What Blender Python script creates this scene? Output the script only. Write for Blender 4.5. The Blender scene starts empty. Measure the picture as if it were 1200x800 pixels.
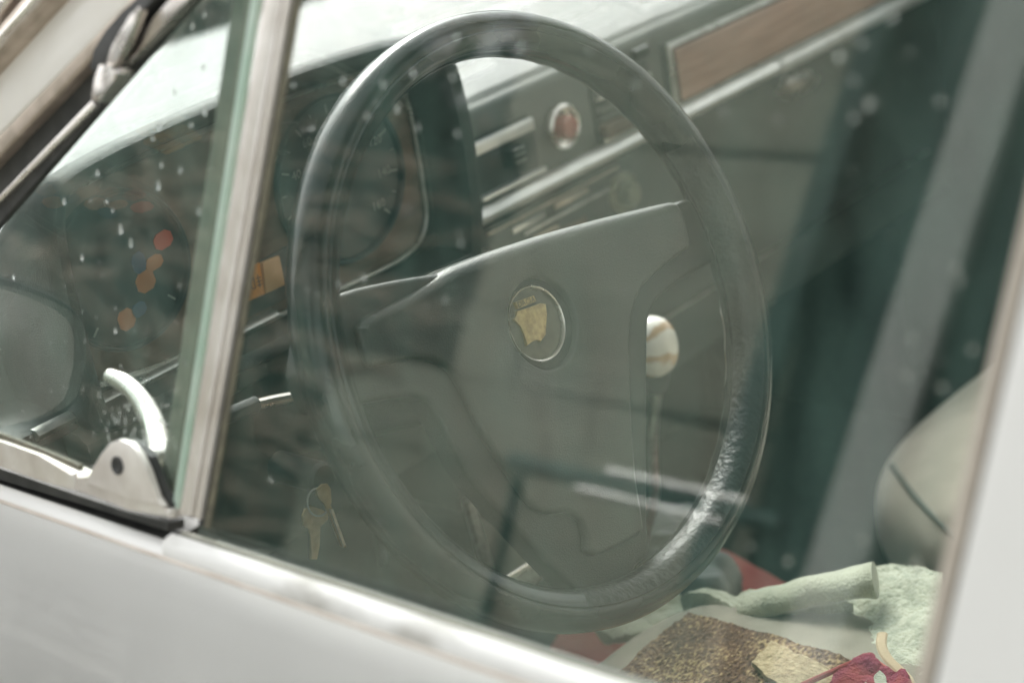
import bpy, bmesh, math, random
from mathutils import Vector, Matrix, noise
random.seed(7)
R = math.radians
SC = bpy.context.scene
COL = SC.collection

# ------------------------------------------------------------------ camera, world, light
# car frame: origin = centre of the steering wheel, +X across to the passenger side, +Y forward, +Z up (metres)
CAM = Vector((-0.7397, -0.70236, 0.39165))
CR = Vector((0.650517, -0.740249, -0.169878))
CU = Vector((0.384137, 0.127729, 0.914398))
CB = Vector((-0.655184, -0.660088, 0.367447))
FPX = 2000.0                                   # focal length in pixels of the 1200 px wide photograph
TILT = 0.3132177                               # rake of the steering wheel
cam = bpy.data.cameras.new('camera')
cam.lens = 60; cam.sensor_width = 36; cam.clip_start = 0.02; cam.clip_end = 400
cam.dof.use_dof = True; cam.dof.focus_distance = 1.08; cam.dof.aperture_fstop = 4.6
cam.dof.aperture_blades = 7
cam_o = bpy.data.objects.new('camera', cam); COL.objects.link(cam_o)
m3 = Matrix((CR, CU, CB)).transposed()
cam_o.matrix_world = Matrix.Translation(CAM) @ m3.to_4x4()
SC.camera = cam_o

SUN_EL, SUN_AZ = 42.0, 36.0                   # azimuth of the sun measured from +Y towards +X
world = bpy.data.worlds.new('World'); SC.world = world; world.use_nodes = True
nt = world.node_tree; nt.nodes.clear()
sky = nt.nodes.new('ShaderNodeTexSky'); sky.sky_type = 'NISHITA'; sky.sun_disc = False
sky.sun_elevation = R(SUN_EL); sky.sun_rotation = R(SUN_AZ); sky.air_density = 1.0; sky.dust_density = 4.0; sky.ozone_density = 0.6
hsv = nt.nodes.new('ShaderNodeHueSaturation'); hsv.inputs['Saturation'].default_value = 0.05
bg = nt.nodes.new('ShaderNodeBackground'); bg.inputs['Strength'].default_value = 0.15
wo = nt.nodes.new('ShaderNodeOutputWorld')
nt.links.new(sky.outputs[0], hsv.inputs['Color']); nt.links.new(hsv.outputs[0], bg.inputs[0]); nt.links.new(bg.outputs[0], wo.inputs[0])
sun = bpy.data.lights.new('sun', 'SUN'); sun.energy = 1.3; sun.angle = R(25); sun.color = (1.0, 0.96, 0.9)
sun_o = bpy.data.objects.new('sun', sun); COL.objects.link(sun_o)
sd = Vector((math.sin(R(SUN_AZ)) * math.cos(R(SUN_EL)), math.cos(R(SUN_AZ)) * math.cos(R(SUN_EL)), math.sin(R(SUN_EL))))
sun_o.rotation_euler = (-sd).to_track_quat('-Z', 'Y').to_euler()
vs = SC.view_settings
vs.view_transform = 'Standard'; vs.look = 'None'; vs.gamma = 1; vs.use_curve_mapping = False
vs.exposure = 1.58
SC.cycles.use_denoising = True
SC.cycles.max_bounces = 10; SC.cycles.transparent_max_bounces = 16
SC.cycles.sample_clamp_indirect = 4.0

# ------------------------------------------------------------------ geometry helpers
WORLD_AT = {}

def empty(name, loc=(0, 0, 0), parent=None):
    o = bpy.data.objects.new(name, None); o.empty_display_size = 0.02; COL.objects.link(o)
    loc = Vector(loc)
    if parent is not None:
        o.parent = parent; o.location = loc - WORLD_AT[parent]
    else:
        o.location = loc
    WORLD_AT[o] = loc
    return o

def tag(o, label=None, cat=None, group=None, kind=None):
    if label: o['label'] = label
    if cat: o['category'] = cat
    if group: o['group'] = group
    if kind: o['kind'] = kind
    return o

def obj(name, bm, mat, parent=None, smooth=30):
    """link a bmesh (world coordinates) as one mesh object with its origin at its own centre"""
    bmesh.ops.recalc_face_normals(bm, faces=bm.faces) if bm.faces else None
    vs_ = [v.co for v in bm.verts]
    lo = Vector((min(v.x for v in vs_), min(v.y for v in vs_), min(v.z for v in vs_)))
    hi = Vector((max(v.x for v in vs_), max(v.y for v in vs_), max(v.z for v in vs_)))
    c = Vector(((lo.x + hi.x) / 2, (lo.y + hi.y) / 2, lo.z))
    for v in bm.verts: v.co -= c
    me = bpy.data.meshes.new(name); bm.to_mesh(me); bm.free()
    for mm in (mat if isinstance(mat, (list, tuple)) else [mat]): me.materials.append(mm)
    if smooth is not None:
        for p in me.polygons: p.use_smooth = True
        try: me.set_sharp_from_angle(angle=R(smooth))
        except Exception: pass
    o = bpy.data.objects.new(name, me); COL.objects.link(o)
    if parent is not None:
        o.parent = parent; o.location = c - WORLD_AT[parent]
    else:
        o.location = c
    WORLD_AT[o] = c
    return o

def copy_to(src, delta, parent=None, rot=None):
    c = src.copy(); COL.objects.link(c)
    c.parent = parent if parent is not None else src.parent
    c.location = src.location + Vector(delta)
    if rot is not None: c.rotation_euler = rot
    WORLD_AT[c] = WORLD_AT[src] + Vector(delta)
    return c

def ray(px, py):
    return CR * ((px - 600) / FPX) + CU * ((400 - py) / FPX) - CB

class Plane:
    """a real plane in the car; photograph measurements are read off on it"""
    def __init__(s, o, e1, e2):
        s.o = Vector(o); s.e1 = Vector(e1).normalized(); n = s.e1.cross(Vector(e2)).normalized()
        s.n = n; s.e2 = n.cross(s.e1)
    def hit(s, px, py, off=0.0):
        d = ray(px, py); t = ((s.o + s.n * off) - CAM).dot(s.n) / d.dot(s.n)
        return CAM + d * t
    def ab(s, px, py, off=0.0):
        p = s.hit(px, py, off) - s.o
        return (p.dot(s.e1), p.dot(s.e2))
    def at(s, a, b, off=0.0):
        return s.o + s.e1 * a + s.e2 * b + s.n * off

TT = 0.32                                        # tumblehome of the side glass
GL = Plane((-0.32, 0, 0.021), (0, -1, 0), (TT, 0, 1))   # outward normal -X/+Z
if GL.n.x > 0: GL = Plane((-0.32, 0, 0.021), (0, 1, 0), (TT, 0, 1))
WH = Plane((0, 0, 0), (1, 0, 0), (0, math.sin(TILT), math.cos(TILT)))   # normal towards driver
def YP(y): return Plane((0, y, 0), (1, 0, 0), (0, 0, 1))               # normal -Y (towards the driver)
def ZP(z): return Plane((0, 0, z), (1, 0, 0), (0, 1, 0))
assert WH.n.y < 0

def prism(bm, P, pts, n0, n1, bev=0.0, seg=2):
    """pts = (a,b) outline in plane P, solid between offsets n0 (back) and n1 (front), front edge rounded"""
    lo = [bm.verts.new(P.at(a, b, n0)) for a, b in pts]
    hi = [bm.verts.new(P.at(a, b, n1)) for a, b in pts]
    k = len(pts)
    fs = [bm.faces.new(lo[::-1]), bm.faces.new(hi)]
    for i in range(k): fs.append(bm.faces.new((lo[i], lo[(i + 1) % k], hi[(i + 1) % k], hi[i])))
    if bev > 0:
        es = [e for e in fs[1].edges]
        bmesh.ops.bevel(bm, geom=es, offset=bev, segments=seg, profile=0.5, affect='EDGES', clamp_overlap=True)
    return bm

def px_prism(P, pix, n0, n1, bev=0.0, seg=2, at_off=None):
    bm = bmesh.new()
    off = n1 if at_off is None else at_off
    prism(bm, P, [P.ab(x, y, off) for x, y in pix], n0, n1, bev, seg)
    return bm

def smooth_poly(pts, it=2):
    for _ in range(it):
        q = []
        for i in range(len(pts)):
            a, b = pts[i], pts[(i + 1) % len(pts)]
            q.append((a[0] * .75 + b[0] * .25, a[1] * .75 + b[1] * .25)); q.append((a[0] * .25 + b[0] * .75, a[1] * .25 + b[1] * .75))
        pts = q
    return pts

def area2(pts): return sum(pts[i][0] * pts[(i + 1) % len(pts)][1] - pts[(i + 1) % len(pts)][0] * pts[i][1] for i in range(len(pts)))

def inset(pts, d):
    if area2(pts) < 0: pts = pts[::-1]
    k = len(pts); out = []
    for i in range(k):
        a, b, c = Vector(pts[i - 1]), Vector(pts[i]), Vector(pts[(i + 1) % k])
        t1, t2 = (b - a).normalized(), (c - b).normalized()
        n1, n2 = Vector((-t1.y, t1.x)), Vector((-t2.y, t2.x))
        n = (n1 + n2); n = n / max(n.length, 1e-6)
        out.append((b + n * d / max(n.dot(n1), .45))[:])
    return out

def cushion(P, pts, back, front, r, steps=5, hole=None, top_r=None):
    """slab with a rounded front edge (top_r: larger radius along its upper edge); hole=(a,b,radius,depth) sinks a round cup"""
    bm = bmesh.new()
    if area2(pts) < 0: pts = pts[::-1]
    k = len(pts); rr = [r] * k
    if top_r:
        for i in range(k):
            t = (Vector(pts[(i + 1) % k]) - Vector(pts[i - 1])).normalized()
            w = max(0.0, min(1.0, (-t.x - .70) / .2)) if pts[i][1] > .02 else 0.0
            rr[i] = r + (top_r - r) * w
        for _ in range(6): rr = [(rr[i - 1] + 2 * rr[i] + rr[(i + 1) % k]) / 4 for i in range(k)]
    one = [Vector(a) - Vector(b) for a, b in zip(inset(pts, 1e-3), pts)]
    rings = [[bm.verts.new(P.at(a, b, back)) for a, b in pts]]
    for s_ in range(steps + 1):
        th = s_ / steps * math.pi / 2
        rings.append([bm.verts.new(P.at(pts[i][0] + one[i].x * 1e3 * rr[i] * (1 - math.cos(th)), pts[i][1] + one[i].y * 1e3 * rr[i] * (1 - math.cos(th)), front - rr[i] + rr[i] * math.sin(th))) for i in range(k)])
    for A, B in zip(rings, rings[1:]):
        for i in range(k): bm.faces.new((A[i], A[(i + 1) % k], B[(i + 1) % k], B[i]))
    bm.faces.new(rings[0][::-1])
    top = rings[-1]
    if hole:
        ha, hb, hr, hd = hole; m = 48
        cir = [[bm.verts.new(P.at(ha + q * math.cos(2 * math.pi * i / m), hb + q * math.sin(2 * math.pi * i / m), front - dd)) for i in range(m)]
               for q, dd in ((hr + .0015, 0), (hr, .0012), (hr - .001, hd))]
        es = [bm.edges.get((top[i], top[(i + 1) % k])) for i in range(k)]
        ce = [bm.edges.new((cir[0][i], cir[0][(i + 1) % m])) for i in range(m)]
        bmesh.ops.triangle_fill(bm, use_beauty=True, edges=es + ce)
        for A, B in zip(cir, cir[1:]):
            for i in range(m): bm.faces.new((A[i], A[(i + 1) % m], B[(i + 1) % m], B[i]))
        bm.faces.new(cir[-1])
    else:
        bm.faces.new(top)
    return bm

def tube(bm, pts, rad, seg=10, closed=False, squash=None):
    pts = [Vector(p) for p in pts]; n = len(pts)
    rads = [rad[min(len(rad) - 1, round(i * (len(rad) - 1) / max(n - 1, 1)))] for i in range(n)] if isinstance(rad, (list, tuple)) else [rad] * n
    rings = []; up = None
    for i, p in enumerate(pts):
        if closed: t = (pts[(i + 1) % n] - pts[i - 1]).normalized()
        else: t = (pts[min(i + 1, n - 1)] - pts[max(i - 1, 0)]).normalized()
        if up is None:
            up = Vector((0, 0, 1)) if abs(t.z) < .9 else Vector((1, 0, 0))
        side = t.cross(up).normalized(); up = side.cross(t).normalized()
        sq = squash if squash else (1, 1)
        rings.append([bm.verts.new(p + (side * math.cos(2 * math.pi * k / seg) * sq[0] + up * math.sin(2 * math.pi * k / seg) * sq[1]) * rads[i]) for k in range(seg)])
    m = n if closed else n - 1
    for i in range(m):
        A, B = rings[i], rings[(i + 1) % n]
        for k in range(seg): bm.faces.new((A[k], A[(k + 1) % seg], B[(k + 1) % seg], B[k]))
    if not closed:
        bm.faces.new(rings[0][::-1]); bm.faces.new(rings[-1])
    return bm

def curve_pts(P, it=3):
    P = [Vector(p) for p in P]
    for _ in range(it):
        q = [P[0]]
        for a, b in zip(P, P[1:]): q += [a * .75 + b * .25, a * .25 + b * .75]
        q.append(P[-1]); P = q
    return P

def box(bm, lo, hi, bev=0.0, seg=2):
    r_ = bmesh.ops.create_cube(bm, size=1)
    lo, hi = Vector(lo), Vector(hi)
    for v in r_['verts']:
        v.co = Vector([(lo[i] + hi[i]) / 2 + v.co[i] * (hi[i] - lo[i]) for i in range(3)])
    if bev:
        es = list({e for v in r_['verts'] for e in v.link_edges})
        bmesh.ops.bevel(bm, geom=es, offset=bev, segments=seg, profile=.5, affect='EDGES', clamp_overlap=True)
    return bm

def lathe(bm, P, a, b, prof, seg=32):
    """prof = list of (radius, offset) turned about the normal of plane P at (a,b)"""
    rings = []
    for r_, o_ in prof:
        if r_ < 1e-5: rings.append([bm.verts.new(P.at(a, b, o_))])
        else: rings.append([bm.verts.new(P.at(a + r_ * math.cos(2 * math.pi * k / seg), b + r_ * math.sin(2 * math.pi * k / seg), o_)) for k in range(seg)])
    for A, B in zip(rings, rings[1:]):
        for k in range(seg):
            k2 = (k + 1) % seg
            if len(A) == 1 and len(B) == 1: continue
            if len(A) == 1: bm.faces.new((A[0], B[k2], B[k]))
            elif len(B) == 1: bm.faces.new((A[k], A[k2], B[0]))
            else: bm.faces.new((A[k], A[k2], B[k2], B[k]))
    return bm

def superbox(bm, c, s, e=4.0, nu=40, nv=24, fn=None):
    c = Vector(c)
    def sp(x, p): return math.copysign(abs(x) ** p, x)
    rings = []
    for j in range(nv + 1):
        v = -math.pi / 2 + math.pi * j / nv
        ring = []
        for i in range(nu):
            u = 2 * math.pi * i / nu
            p = Vector((sp(math.cos(v), 2 / e) * sp(math.cos(u), 2 / e) * s[0], sp(math.cos(v), 2 / e) * sp(math.sin(u), 2 / e) * s[1], sp(math.sin(v), 2 / e) * s[2])) + c
            ring.append(bm.verts.new(fn(p) if fn else p))
        rings.append(ring)
    for A, B in zip(rings, rings[1:]):
        for i in range(nu): bm.faces.new((A[i], A[(i + 1) % nu], B[(i + 1) % nu], B[i]))
    bmesh.ops.remove_doubles(bm, verts=rings[0] + rings[-1], dist=1e-5)
    return bm

def sheet(fn, nu, nv, th, closed_edge=True):
    """thick cloth: fn(u,v) in 0..1 -> point, thickness th along the normal"""
    bm = bmesh.new()
    g = [[Vector(fn(i / nu, j / nv)) for j in range(nv + 1)] for i in range(nu + 1)]
    top, bot = [], []
    for i in range(nu + 1):
        ta, ba = [], []
        for j in range(nv + 1):
            du = g[min(i + 1, nu)][j] - g[max(i - 1, 0)][j]; dv = g[i][min(j + 1, nv)] - g[i][max(j - 1, 0)]
            n = du.cross(dv); n = n.normalized() if n.length > 1e-9 else Vector((0, 0, 1))
            if n.z < 0: n = -n
            ta.append(bm.verts.new(g[i][j] + n * th / 2)); ba.append(bm.verts.new(g[i][j] - n * th / 2))
        top.append(ta); bot.append(ba)
    for i in range(nu):
        for j in range(nv):
            bm.faces.new((top[i][j], top[i + 1][j], top[i + 1][j + 1], top[i][j + 1]))
            bm.faces.new((bot[i][j], bot[i][j + 1], bot[i + 1][j + 1], bot[i + 1][j]))
    for i in range(nu):
        bm.faces.new((top[i][0], bot[i][0], bot[i + 1][0], top[i + 1][0])); bm.faces.new((top[i][nv], top[i + 1][nv], bot[i + 1][nv], bot[i][nv]))
    for j in range(nv):
        bm.faces.new((top[0][j], top[0][j + 1], bot[0][j + 1], bot[0][j])); bm.faces.new((top[nu][j], bot[nu][j], bot[nu][j + 1], top[nu][j + 1]))
    return bm

# ------------------------------------------------------------------ materials
def mat(name, col, rough=.5, metal=0.0, col2=None, nscale=40, ndetail=6, bump=0.0, bscale=400, bdist=.001, spec=.5, rvar=0.0, coat=0.0, sheen=0.0, btype='noise', stretch=None, contrast=(0.35, 0.65)):
    m = bpy.data.materials.new(name); m.use_nodes = True
    n = m.node_tree.nodes; l = m.node_tree.links
    b = n['Principled BSDF']
    b.inputs['Base Color'].default_value = (*col, 1); b.inputs['Roughness'].default_value = rough; b.inputs['Metallic'].default_value = metal
    b.inputs['Specular IOR Level'].default_value = spec
    b.inputs['Coat Weight'].default_value = coat; b.inputs['Coat Roughness'].default_value = .06
    b.inputs['Sheen Weight'].default_value = sheen
    tc = n.new('ShaderNodeTexCoord'); mp = n.new('ShaderNodeMapping'); l.new(tc.outputs['Object'], mp.inputs[0])
    if stretch: mp.inputs['Scale'].default_value = stretch
    if col2 is not None:
        t = n.new('ShaderNodeTexNoise'); t.inputs['Scale'].default_value = nscale; t.inputs['Detail'].default_value = ndetail
        l.new(mp.outputs[0], t.inputs['Vector'])
        r_ = n.new('ShaderNodeValToRGB'); r_.color_ramp.elements[0].position, r_.color_ramp.elements[1].position = contrast
        r_.color_ramp.elements[0].color = (*col, 1); r_.color_ramp.elements[1].color = (*col2, 1)
        l.new(t.outputs['Fac'], r_.inputs[0]); l.new(r_.outputs[0], b.inputs['Base Color'])
    if rvar:
        t = n.new('ShaderNodeTexNoise'); t.inputs['Scale'].default_value = nscale * .7; t.inputs['Detail'].default_value = 8
        l.new(mp.outputs[0], t.inputs['Vector'])
        mr = n.new('ShaderNodeMapRange'); mr.inputs['From Min'].default_value = .3; mr.inputs['From Max'].default_value = .7
        mr.inputs['To Min'].default_value = max(0.02, rough - rvar); mr.inputs['To Max'].default_value = rough + rvar
        l.new(t.outputs['Fac'], mr.inputs[0]); l.new(mr.outputs[0], b.inputs['Roughness'])
    if bump:
        if btype == 'voronoi':
            t = n.new('ShaderNodeTexVoronoi'); t.inputs['Scale'].default_value = bscale; out = t.outputs['Distance']
        else:
            t = n.new('ShaderNodeTexNoise'); t.inputs['Scale'].default_value = bscale; t.inputs['Detail'].default_value = 3; out = t.outputs['Fac']
        l.new(mp.outputs[0], t.inputs['Vector'])
        bp = n.new('ShaderNodeBump'); bp.inputs['Strength'].default_value = bump; bp.inputs['Distance'].default_value = bdist
        l.new(out, bp.inputs['Height']); l.new(bp.outputs[0], b.inputs['Normal'])
    return m

def glass_mat(name, tint=(.95, .97, .955), dust_veil=.02, dust_veil_col=(.6, .62, .56), streak=True, lo=.35):
    """clear pane: Fresnel mirror over a see-through sheet, with a thin dusty film that also paints haze"""
    m = bpy.data.materials.new(name); m.use_nodes = True
    n = m.node_tree.nodes; l = m.node_tree.links; n.clear()
    out = n.new('ShaderNodeOutputMaterial')
    tr = n.new('ShaderNodeBsdfTransparent'); tr.inputs[0].default_value = (*tint, 1)
    gl = n.new('ShaderNodeBsdfGlossy'); gl.inputs['Roughness'].default_value = 0.0
    geo = n.new('ShaderNodeNewGeometry')
    mr = n.new('ShaderNodeMapRange'); mr.inputs['To Min'].default_value = 1.62; mr.inputs['To Max'].default_value = 1 / 1.62
    l.new(geo.outputs['Backfacing'], mr.inputs[0])
    fr = n.new('ShaderNodeFresnel'); l.new(mr.outputs[0], fr.inputs['IOR'])
    mx = n.new('ShaderNodeMixShader'); l.new(fr.outputs[0], mx.inputs[0]); l.new(tr.outputs[0], mx.inputs[1]); l.new(gl.outputs[0], mx.inputs[2])
    df = n.new('ShaderNodeBsdfDiffuse'); df.inputs[0].default_value = (*dust_veil_col, 1)  # film colour also paints the reflected veil, lifting and greening the dark interior
    tl = n.new('ShaderNodeBsdfTranslucent'); tl.inputs[0].default_value = (*dust_veil_col, 1)
    ds = n.new('ShaderNodeMixShader'); ds.inputs[0].default_value = .4; l.new(df.outputs[0], ds.inputs[1]); l.new(tl.outputs[0], ds.inputs[2])
    tc = n.new('ShaderNodeTexCoord'); mp = n.new('ShaderNodeMapping'); mp.inputs['Scale'].default_value = (1, 1, .22) if streak else (1, 1, 1)
    l.new(tc.outputs['Object'], mp.inputs[0])
    no = n.new('ShaderNodeTexNoise'); no.inputs['Scale'].default_value = 42; no.inputs['Detail'].default_value = 9; no.inputs['Roughness'].default_value = .68
    l.new(mp.outputs[0], no.inputs['Vector'])
    m2 = n.new('ShaderNodeMapRange'); m2.inputs['From Min'].default_value = lo; m2.inputs['From Max'].default_value = .75
    m2.inputs['To Min'].default_value = dust_veil * .35; m2.inputs['To Max'].default_value = dust_veil * 2.3
    l.new(no.outputs['Fac'], m2.inputs[0])
    mx2 = n.new('ShaderNodeMixShader'); l.new(m2.outputs[0], mx2.inputs[0]); l.new(mx.outputs[0], mx2.inputs[1]); l.new(ds.outputs[0], mx2.inputs[2])
    l.new(mx2.outputs[0], out.inputs[0])
    return m

M = {}
M['paint'] = mat('white_paint', (.79, .79, .76), .5, col2=(.75, .75, .72), nscale=6, coat=.08, rvar=.06, bump=.02, bscale=60, bdist=.0005)
M['dimmed_paint'] = mat('dimmed_white_paint', (.42, .42, .42), .5, col2=(.39, .39, .39), nscale=5, rvar=.08)  # white body paint darkened in its colour to offset the sun on the bonnet
M['cream'] = mat('cream_paint', (.80, .78, .71), .35, col2=(.73, .70, .62), nscale=14, coat=.4, rvar=.08)
M['chrome'] = mat('worn_chrome', (.84, .81, .77), .27, 1.0, col2=(.70, .65, .60), nscale=70, rvar=.10, bump=.08, bscale=120, bdist=.0004)
M['alu'] = mat('brushed_trim', (.62, .62, .60), .33, 1.0, col2=(.46, .45, .42), nscale=60, rvar=.1, bump=.06, bscale=200, bdist=.0003)
M['tan_trim'] = mat('tarnished_trim', (.58, .50, .42), .42, .8, col2=(.44, .38, .31), nscale=90, rvar=.1)
M['groove'] = mat('stained_cream_groove', (.60, .55, .48), .6, col2=(.48, .42, .35), nscale=30)
M['pale_seal'] = mat('pale_grey_seal', (.26, .26, .21), .5, col2=(.20, .20, .16), nscale=60)
M['divider'] = mat('dull_divider_metal', (.80, .77, .72), .42, .6, col2=(.66, .62, .56), nscale=50, rvar=.08)
M['strip'] = mat('satin_metal_strip', (.85, .85, .83), .42, .75, col2=(.72, .72, .69), nscale=40)
M['channel'] = mat('beige_felt_channel', (.50, .45, .38), .6, col2=(.42, .37, .31), nscale=60)
M['piping'] = mat('grey_green_piping', (.20, .21, .18), .6)
M['dirty_paint'] = mat('grimy_white_paint', (.76, .76, .73), .5, col2=(.40, .39, .35), nscale=55, ndetail=9, stretch=(1, .35, 1), contrast=(.48, .74), bump=.2, bscale=90, bdist=.0006)
M['olive'] = mat('olive_glass_run', (.17, .16, .11), .6, col2=(.11, .105, .075), nscale=120)
M['rust'] = mat('rusty_groove', (.07, .03, .022), .8, col2=(.03, .02, .02), nscale=150)
M['rubber'] = mat('black_rubber', (.022, .024, .022), .55, col2=(.045, .046, .042), nscale=60, bump=.3, bscale=300, bdist=.0006, rvar=.12)
M['leather'] = mat('black_grained_vinyl', (.028, .031, .029), .36, col2=(.040, .043, .040), nscale=30, bump=.55, bscale=850, bdist=.0007, btype='voronoi', rvar=.05)
M['pad'] = mat('wheel_pad_vinyl', (.044, .046, .040), .33, col2=(.052, .054, .047), nscale=18, bump=.35, bscale=900, bdist=.0006, btype='voronoi', rvar=.05)
M['spoke'] = mat('dark_spoke_vinyl', (.016, .018, .016), .42, bump=.3, bscale=850, bdist=.0005, btype='voronoi')
M['rim'] = mat('smooth_black_rim', (.010, .014, .013), .22, col2=(.030, .032, .030), nscale=25, bump=.10, bscale=120, bdist=.0006, rvar=.04, coat=.12)
M['grip'] = mat('crinkled_rim_grip', (.022, .024, .022), .42, bump=.75, bscale=230, bdist=.0020, col2=(.035, .037, .034), nscale=60)
M['plastic'] = mat('dark_plastic', (.020, .026, .025), .45, col2=(.032, .038, .036), nscale=20, bump=.25, bscale=700, bdist=.0004, rvar=.08)
M['dash'] = mat('grey_dash_vinyl', (.085, .092, .082), .5, col2=(.11, .118, .105), nscale=14, bump=.4, bscale=600, bdist=.0006, rvar=.06)
M['dash_dark'] = mat('dark_dash_vinyl', (.035, .040, .036), .5, col2=(.05, .055, .05), nscale=14, bump=.4, bscale=600, bdist=.0006)
M['wood'] = mat('wood_veneer', (.27, .15, .11), .35, col2=(.42, .26, .20), nscale=9, ndetail=10, stretch=(1.2, 1, 14), coat=.3)
M['dialwood'] = mat('brown_dial_panel', (.085, .052, .036), .42, col2=(.13, .085, .06), nscale=12, stretch=(1, 1, 9))
M['dial'] = mat('dial_face', (.012, .028, .030), .4, col2=(.018, .036, .038), nscale=20)
M['white_mark'] = mat('pale_marking', (.30, .31, .28), .6)
M['orange'] = mat('orange_lens', (.80, .30, .035), .3, col2=(.72, .25, .03), nscale=60)
M['pale_orange'] = mat('faded_orange_lens', (.62, .36, .17), .35, col2=(.55, .31, .14), nscale=60)
M['red_mark'] = mat('red_marking', (.50, .07, .04), .5)
M['orange_mark'] = mat('orange_marking', (.45, .16, .05), .5)
M['blue_mark'] = mat('blue_marking', (.03, .075, .14), .5)
M['red_knob'] = mat('red_button', (.36, .12, .09), .35, coat=.2)
M['gold'] = mat('faded_gold', (.55, .42, .20), .38, .55, col2=(.34, .25, .12), nscale=260, bump=.3, bscale=500, bdist=.0004)
M['badge_bg'] = mat('badge_ground', (.075, .07, .05), .3, col2=(.12, .11, .075), nscale=120)
M['brass'] = mat('brass_key', (.46, .35, .19), .42, 1.0, col2=(.32, .24, .13), nscale=150, rvar=.1)
M['steel'] = mat('key_steel', (.5, .5, .48), .3, 1.0, col2=(.36, .36, .34), nscale=150)
M['beige'] = mat('beige_seat_fabric', (.64, .58, .48), .8, col2=(.54, .49, .40), nscale=22, bump=.5, bscale=700, bdist=.0008, sheen=.3)
M['beige_dark'] = mat('grey_seat_base', (.12, .12, .10), .7, col2=(.09, .09, .075), nscale=20, bump=.3, bscale=400)
M['canvas'] = mat('faded_seat_canvas', (.27, .25, .20), .85, col2=(.21, .195, .155), nscale=30, bump=.6, bscale=900, bdist=.0008)
M['terry'] = mat('pale_green_terry', (.50, .52, .41), .95, col2=(.34, .37, .28), nscale=120, ndetail=4, bump=.8, bscale=650, bdist=.002, sheen=.6, contrast=(.42, .62))
M['terry_flat'] = mat('faded_green_towel', (.47, .49, .37), .95, col2=(.38, .40, .30), nscale=60, bump=.8, bscale=500, bdist=.0025, sheen=.5)
M['red_cloth'] = mat('red_cloth', (.36, .055, .055), .85, col2=(.46, .12, .11), nscale=18, bump=.4, bscale=500)
M['pink_cloth'] = mat('magenta_cloth', (.24, .025, .075), .85, col2=(.33, .05, .06), nscale=60, bump=.8, bscale=350, bdist=.003)
M['satin'] = mat('grey_satin', (.22, .23, .22), .3, col2=(.15, .16, .155), nscale=12, spec=.7)
M['carpet'] = mat('dark_carpet', (.028, .030, .027), .95, col2=(.045, .046, .04), nscale=90, bump=.8, bscale=400, bdist=.003)
M['inner'] = mat('dark_door_card', (.038, .042, .037), .6, col2=(.052, .057, .05), nscale=12, bump=.3, bscale=500)
M['headliner'] = mat('headliner', (.42, .42, .37), .9, col2=(.36, .36, .31), nscale=30)
M['glass_edge'] = mat('green_glass_edge', (.36, .50, .40), .35, col2=(.45, .56, .47), nscale=50, spec=.6)
M['tyre'] = mat('tyre_rubber', (.025, .025, .024), .8, bump=.3, bscale=90)
M['glass'] = glass_mat('door_window_glass', dust_veil=.030, dust_veil_col=(.36, .60, .51))
M['vent_glass'] = glass_mat('vent_window_glass', tint=(.93, .97, .95), dust_veil=.050, dust_veil_col=(.40, .58, .50))
M['screen'] = glass_mat('windscreen_glass', tint=(.97, .975, .97), dust_veil=.004)
M['mirror'] = mat('mirror_face', (.50, .47, .40), .12, 1.0, col2=(.36, .34, .28), nscale=30, rvar=.08)

# marbled gear knob
mk = mat('marbled_knob', (.85, .82, .74), .12, coat=.6); M['knob'] = mk
n = mk.node_tree.nodes; l = mk.node_tree.links
tc = n.new('ShaderNodeTexCoord'); wv = n.new('ShaderNodeTexWave'); wv.inputs['Scale'].default_value = 16; wv.inputs['Distortion'].default_value = 9; wv.inputs['Detail'].default_value = 4; wv.bands_direction = 'Z'
rp = n.new('ShaderNodeValToRGB'); rp.color_ramp.elements[0].color = (.60, .42, .26, 1); rp.color_ramp.elements[0].position = .08
rp.color_ramp.elements[1].color = (.88, .85, .78, 1); rp.color_ramp.elements[1].position = .42
l.new(tc.outputs['Object'], wv.inputs['Vector']); l.new(wv.outputs['Fac'], rp.inputs[0]); l.new(rp.outputs[0], n['Principled BSDF'].inputs['Base Color'])

# tufted seat cover: brown pile with straw coloured backing thread showing through in worn places
kk = mat('brown_tufted_cover', (.11, .065, .04), .95); M['knit'] = kk
n = kk.node_tree.nodes; l = kk.node_tree.links; b = n['Principled BSDF']
tc = n.new('ShaderNodeTexCoord'); mp = n.new('ShaderNodeMapping'); mp.inputs['Rotation'].default_value = (0, 0, R(-38)); mp.inputs['Scale'].default_value = (1, 1.7, 1); l.new(tc.outputs['Object'], mp.inputs[0])
ns = n.new('ShaderNodeTexNoise'); ns.inputs['Scale'].default_value = 240; ns.inputs['Detail'].default_value = 3; l.new(mp.outputs[0], ns.inputs['Vector'])
n2 = n.new('ShaderNodeTexNoise'); n2.inputs['Scale'].default_value = 22; n2.inputs['Detail'].default_value = 4; l.new(tc.outputs['Object'], n2.inputs['Vector'])
ad = n.new('ShaderNodeMath'); ad.operation = 'MULTIPLY_ADD'; l.new(n2.outputs['Fac'], ad.inputs[0]); ad.inputs[1].default_value = .75; l.new(ns.outputs['Fac'], ad.inputs[2])
rp = n.new('ShaderNodeValToRGB'); e = rp.color_ramp.elements; e[0].color = (.075, .040, .026, 1); e[0].position = .40; e[1].color = (.40, .29, .15, 1); e[1].position = .62
em_ = e.new(.52); em_.color = (.15, .085, .05, 1)
sc_ = n.new('ShaderNodeMath'); sc_.operation = 'MULTIPLY'; sc_.inputs[1].default_value = .57; l.new(ad.outputs[0], sc_.inputs[0])
l.new(sc_.outputs[0], rp.inputs[0]); l.new(rp.outputs[0], b.inputs['Base Color'])
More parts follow.
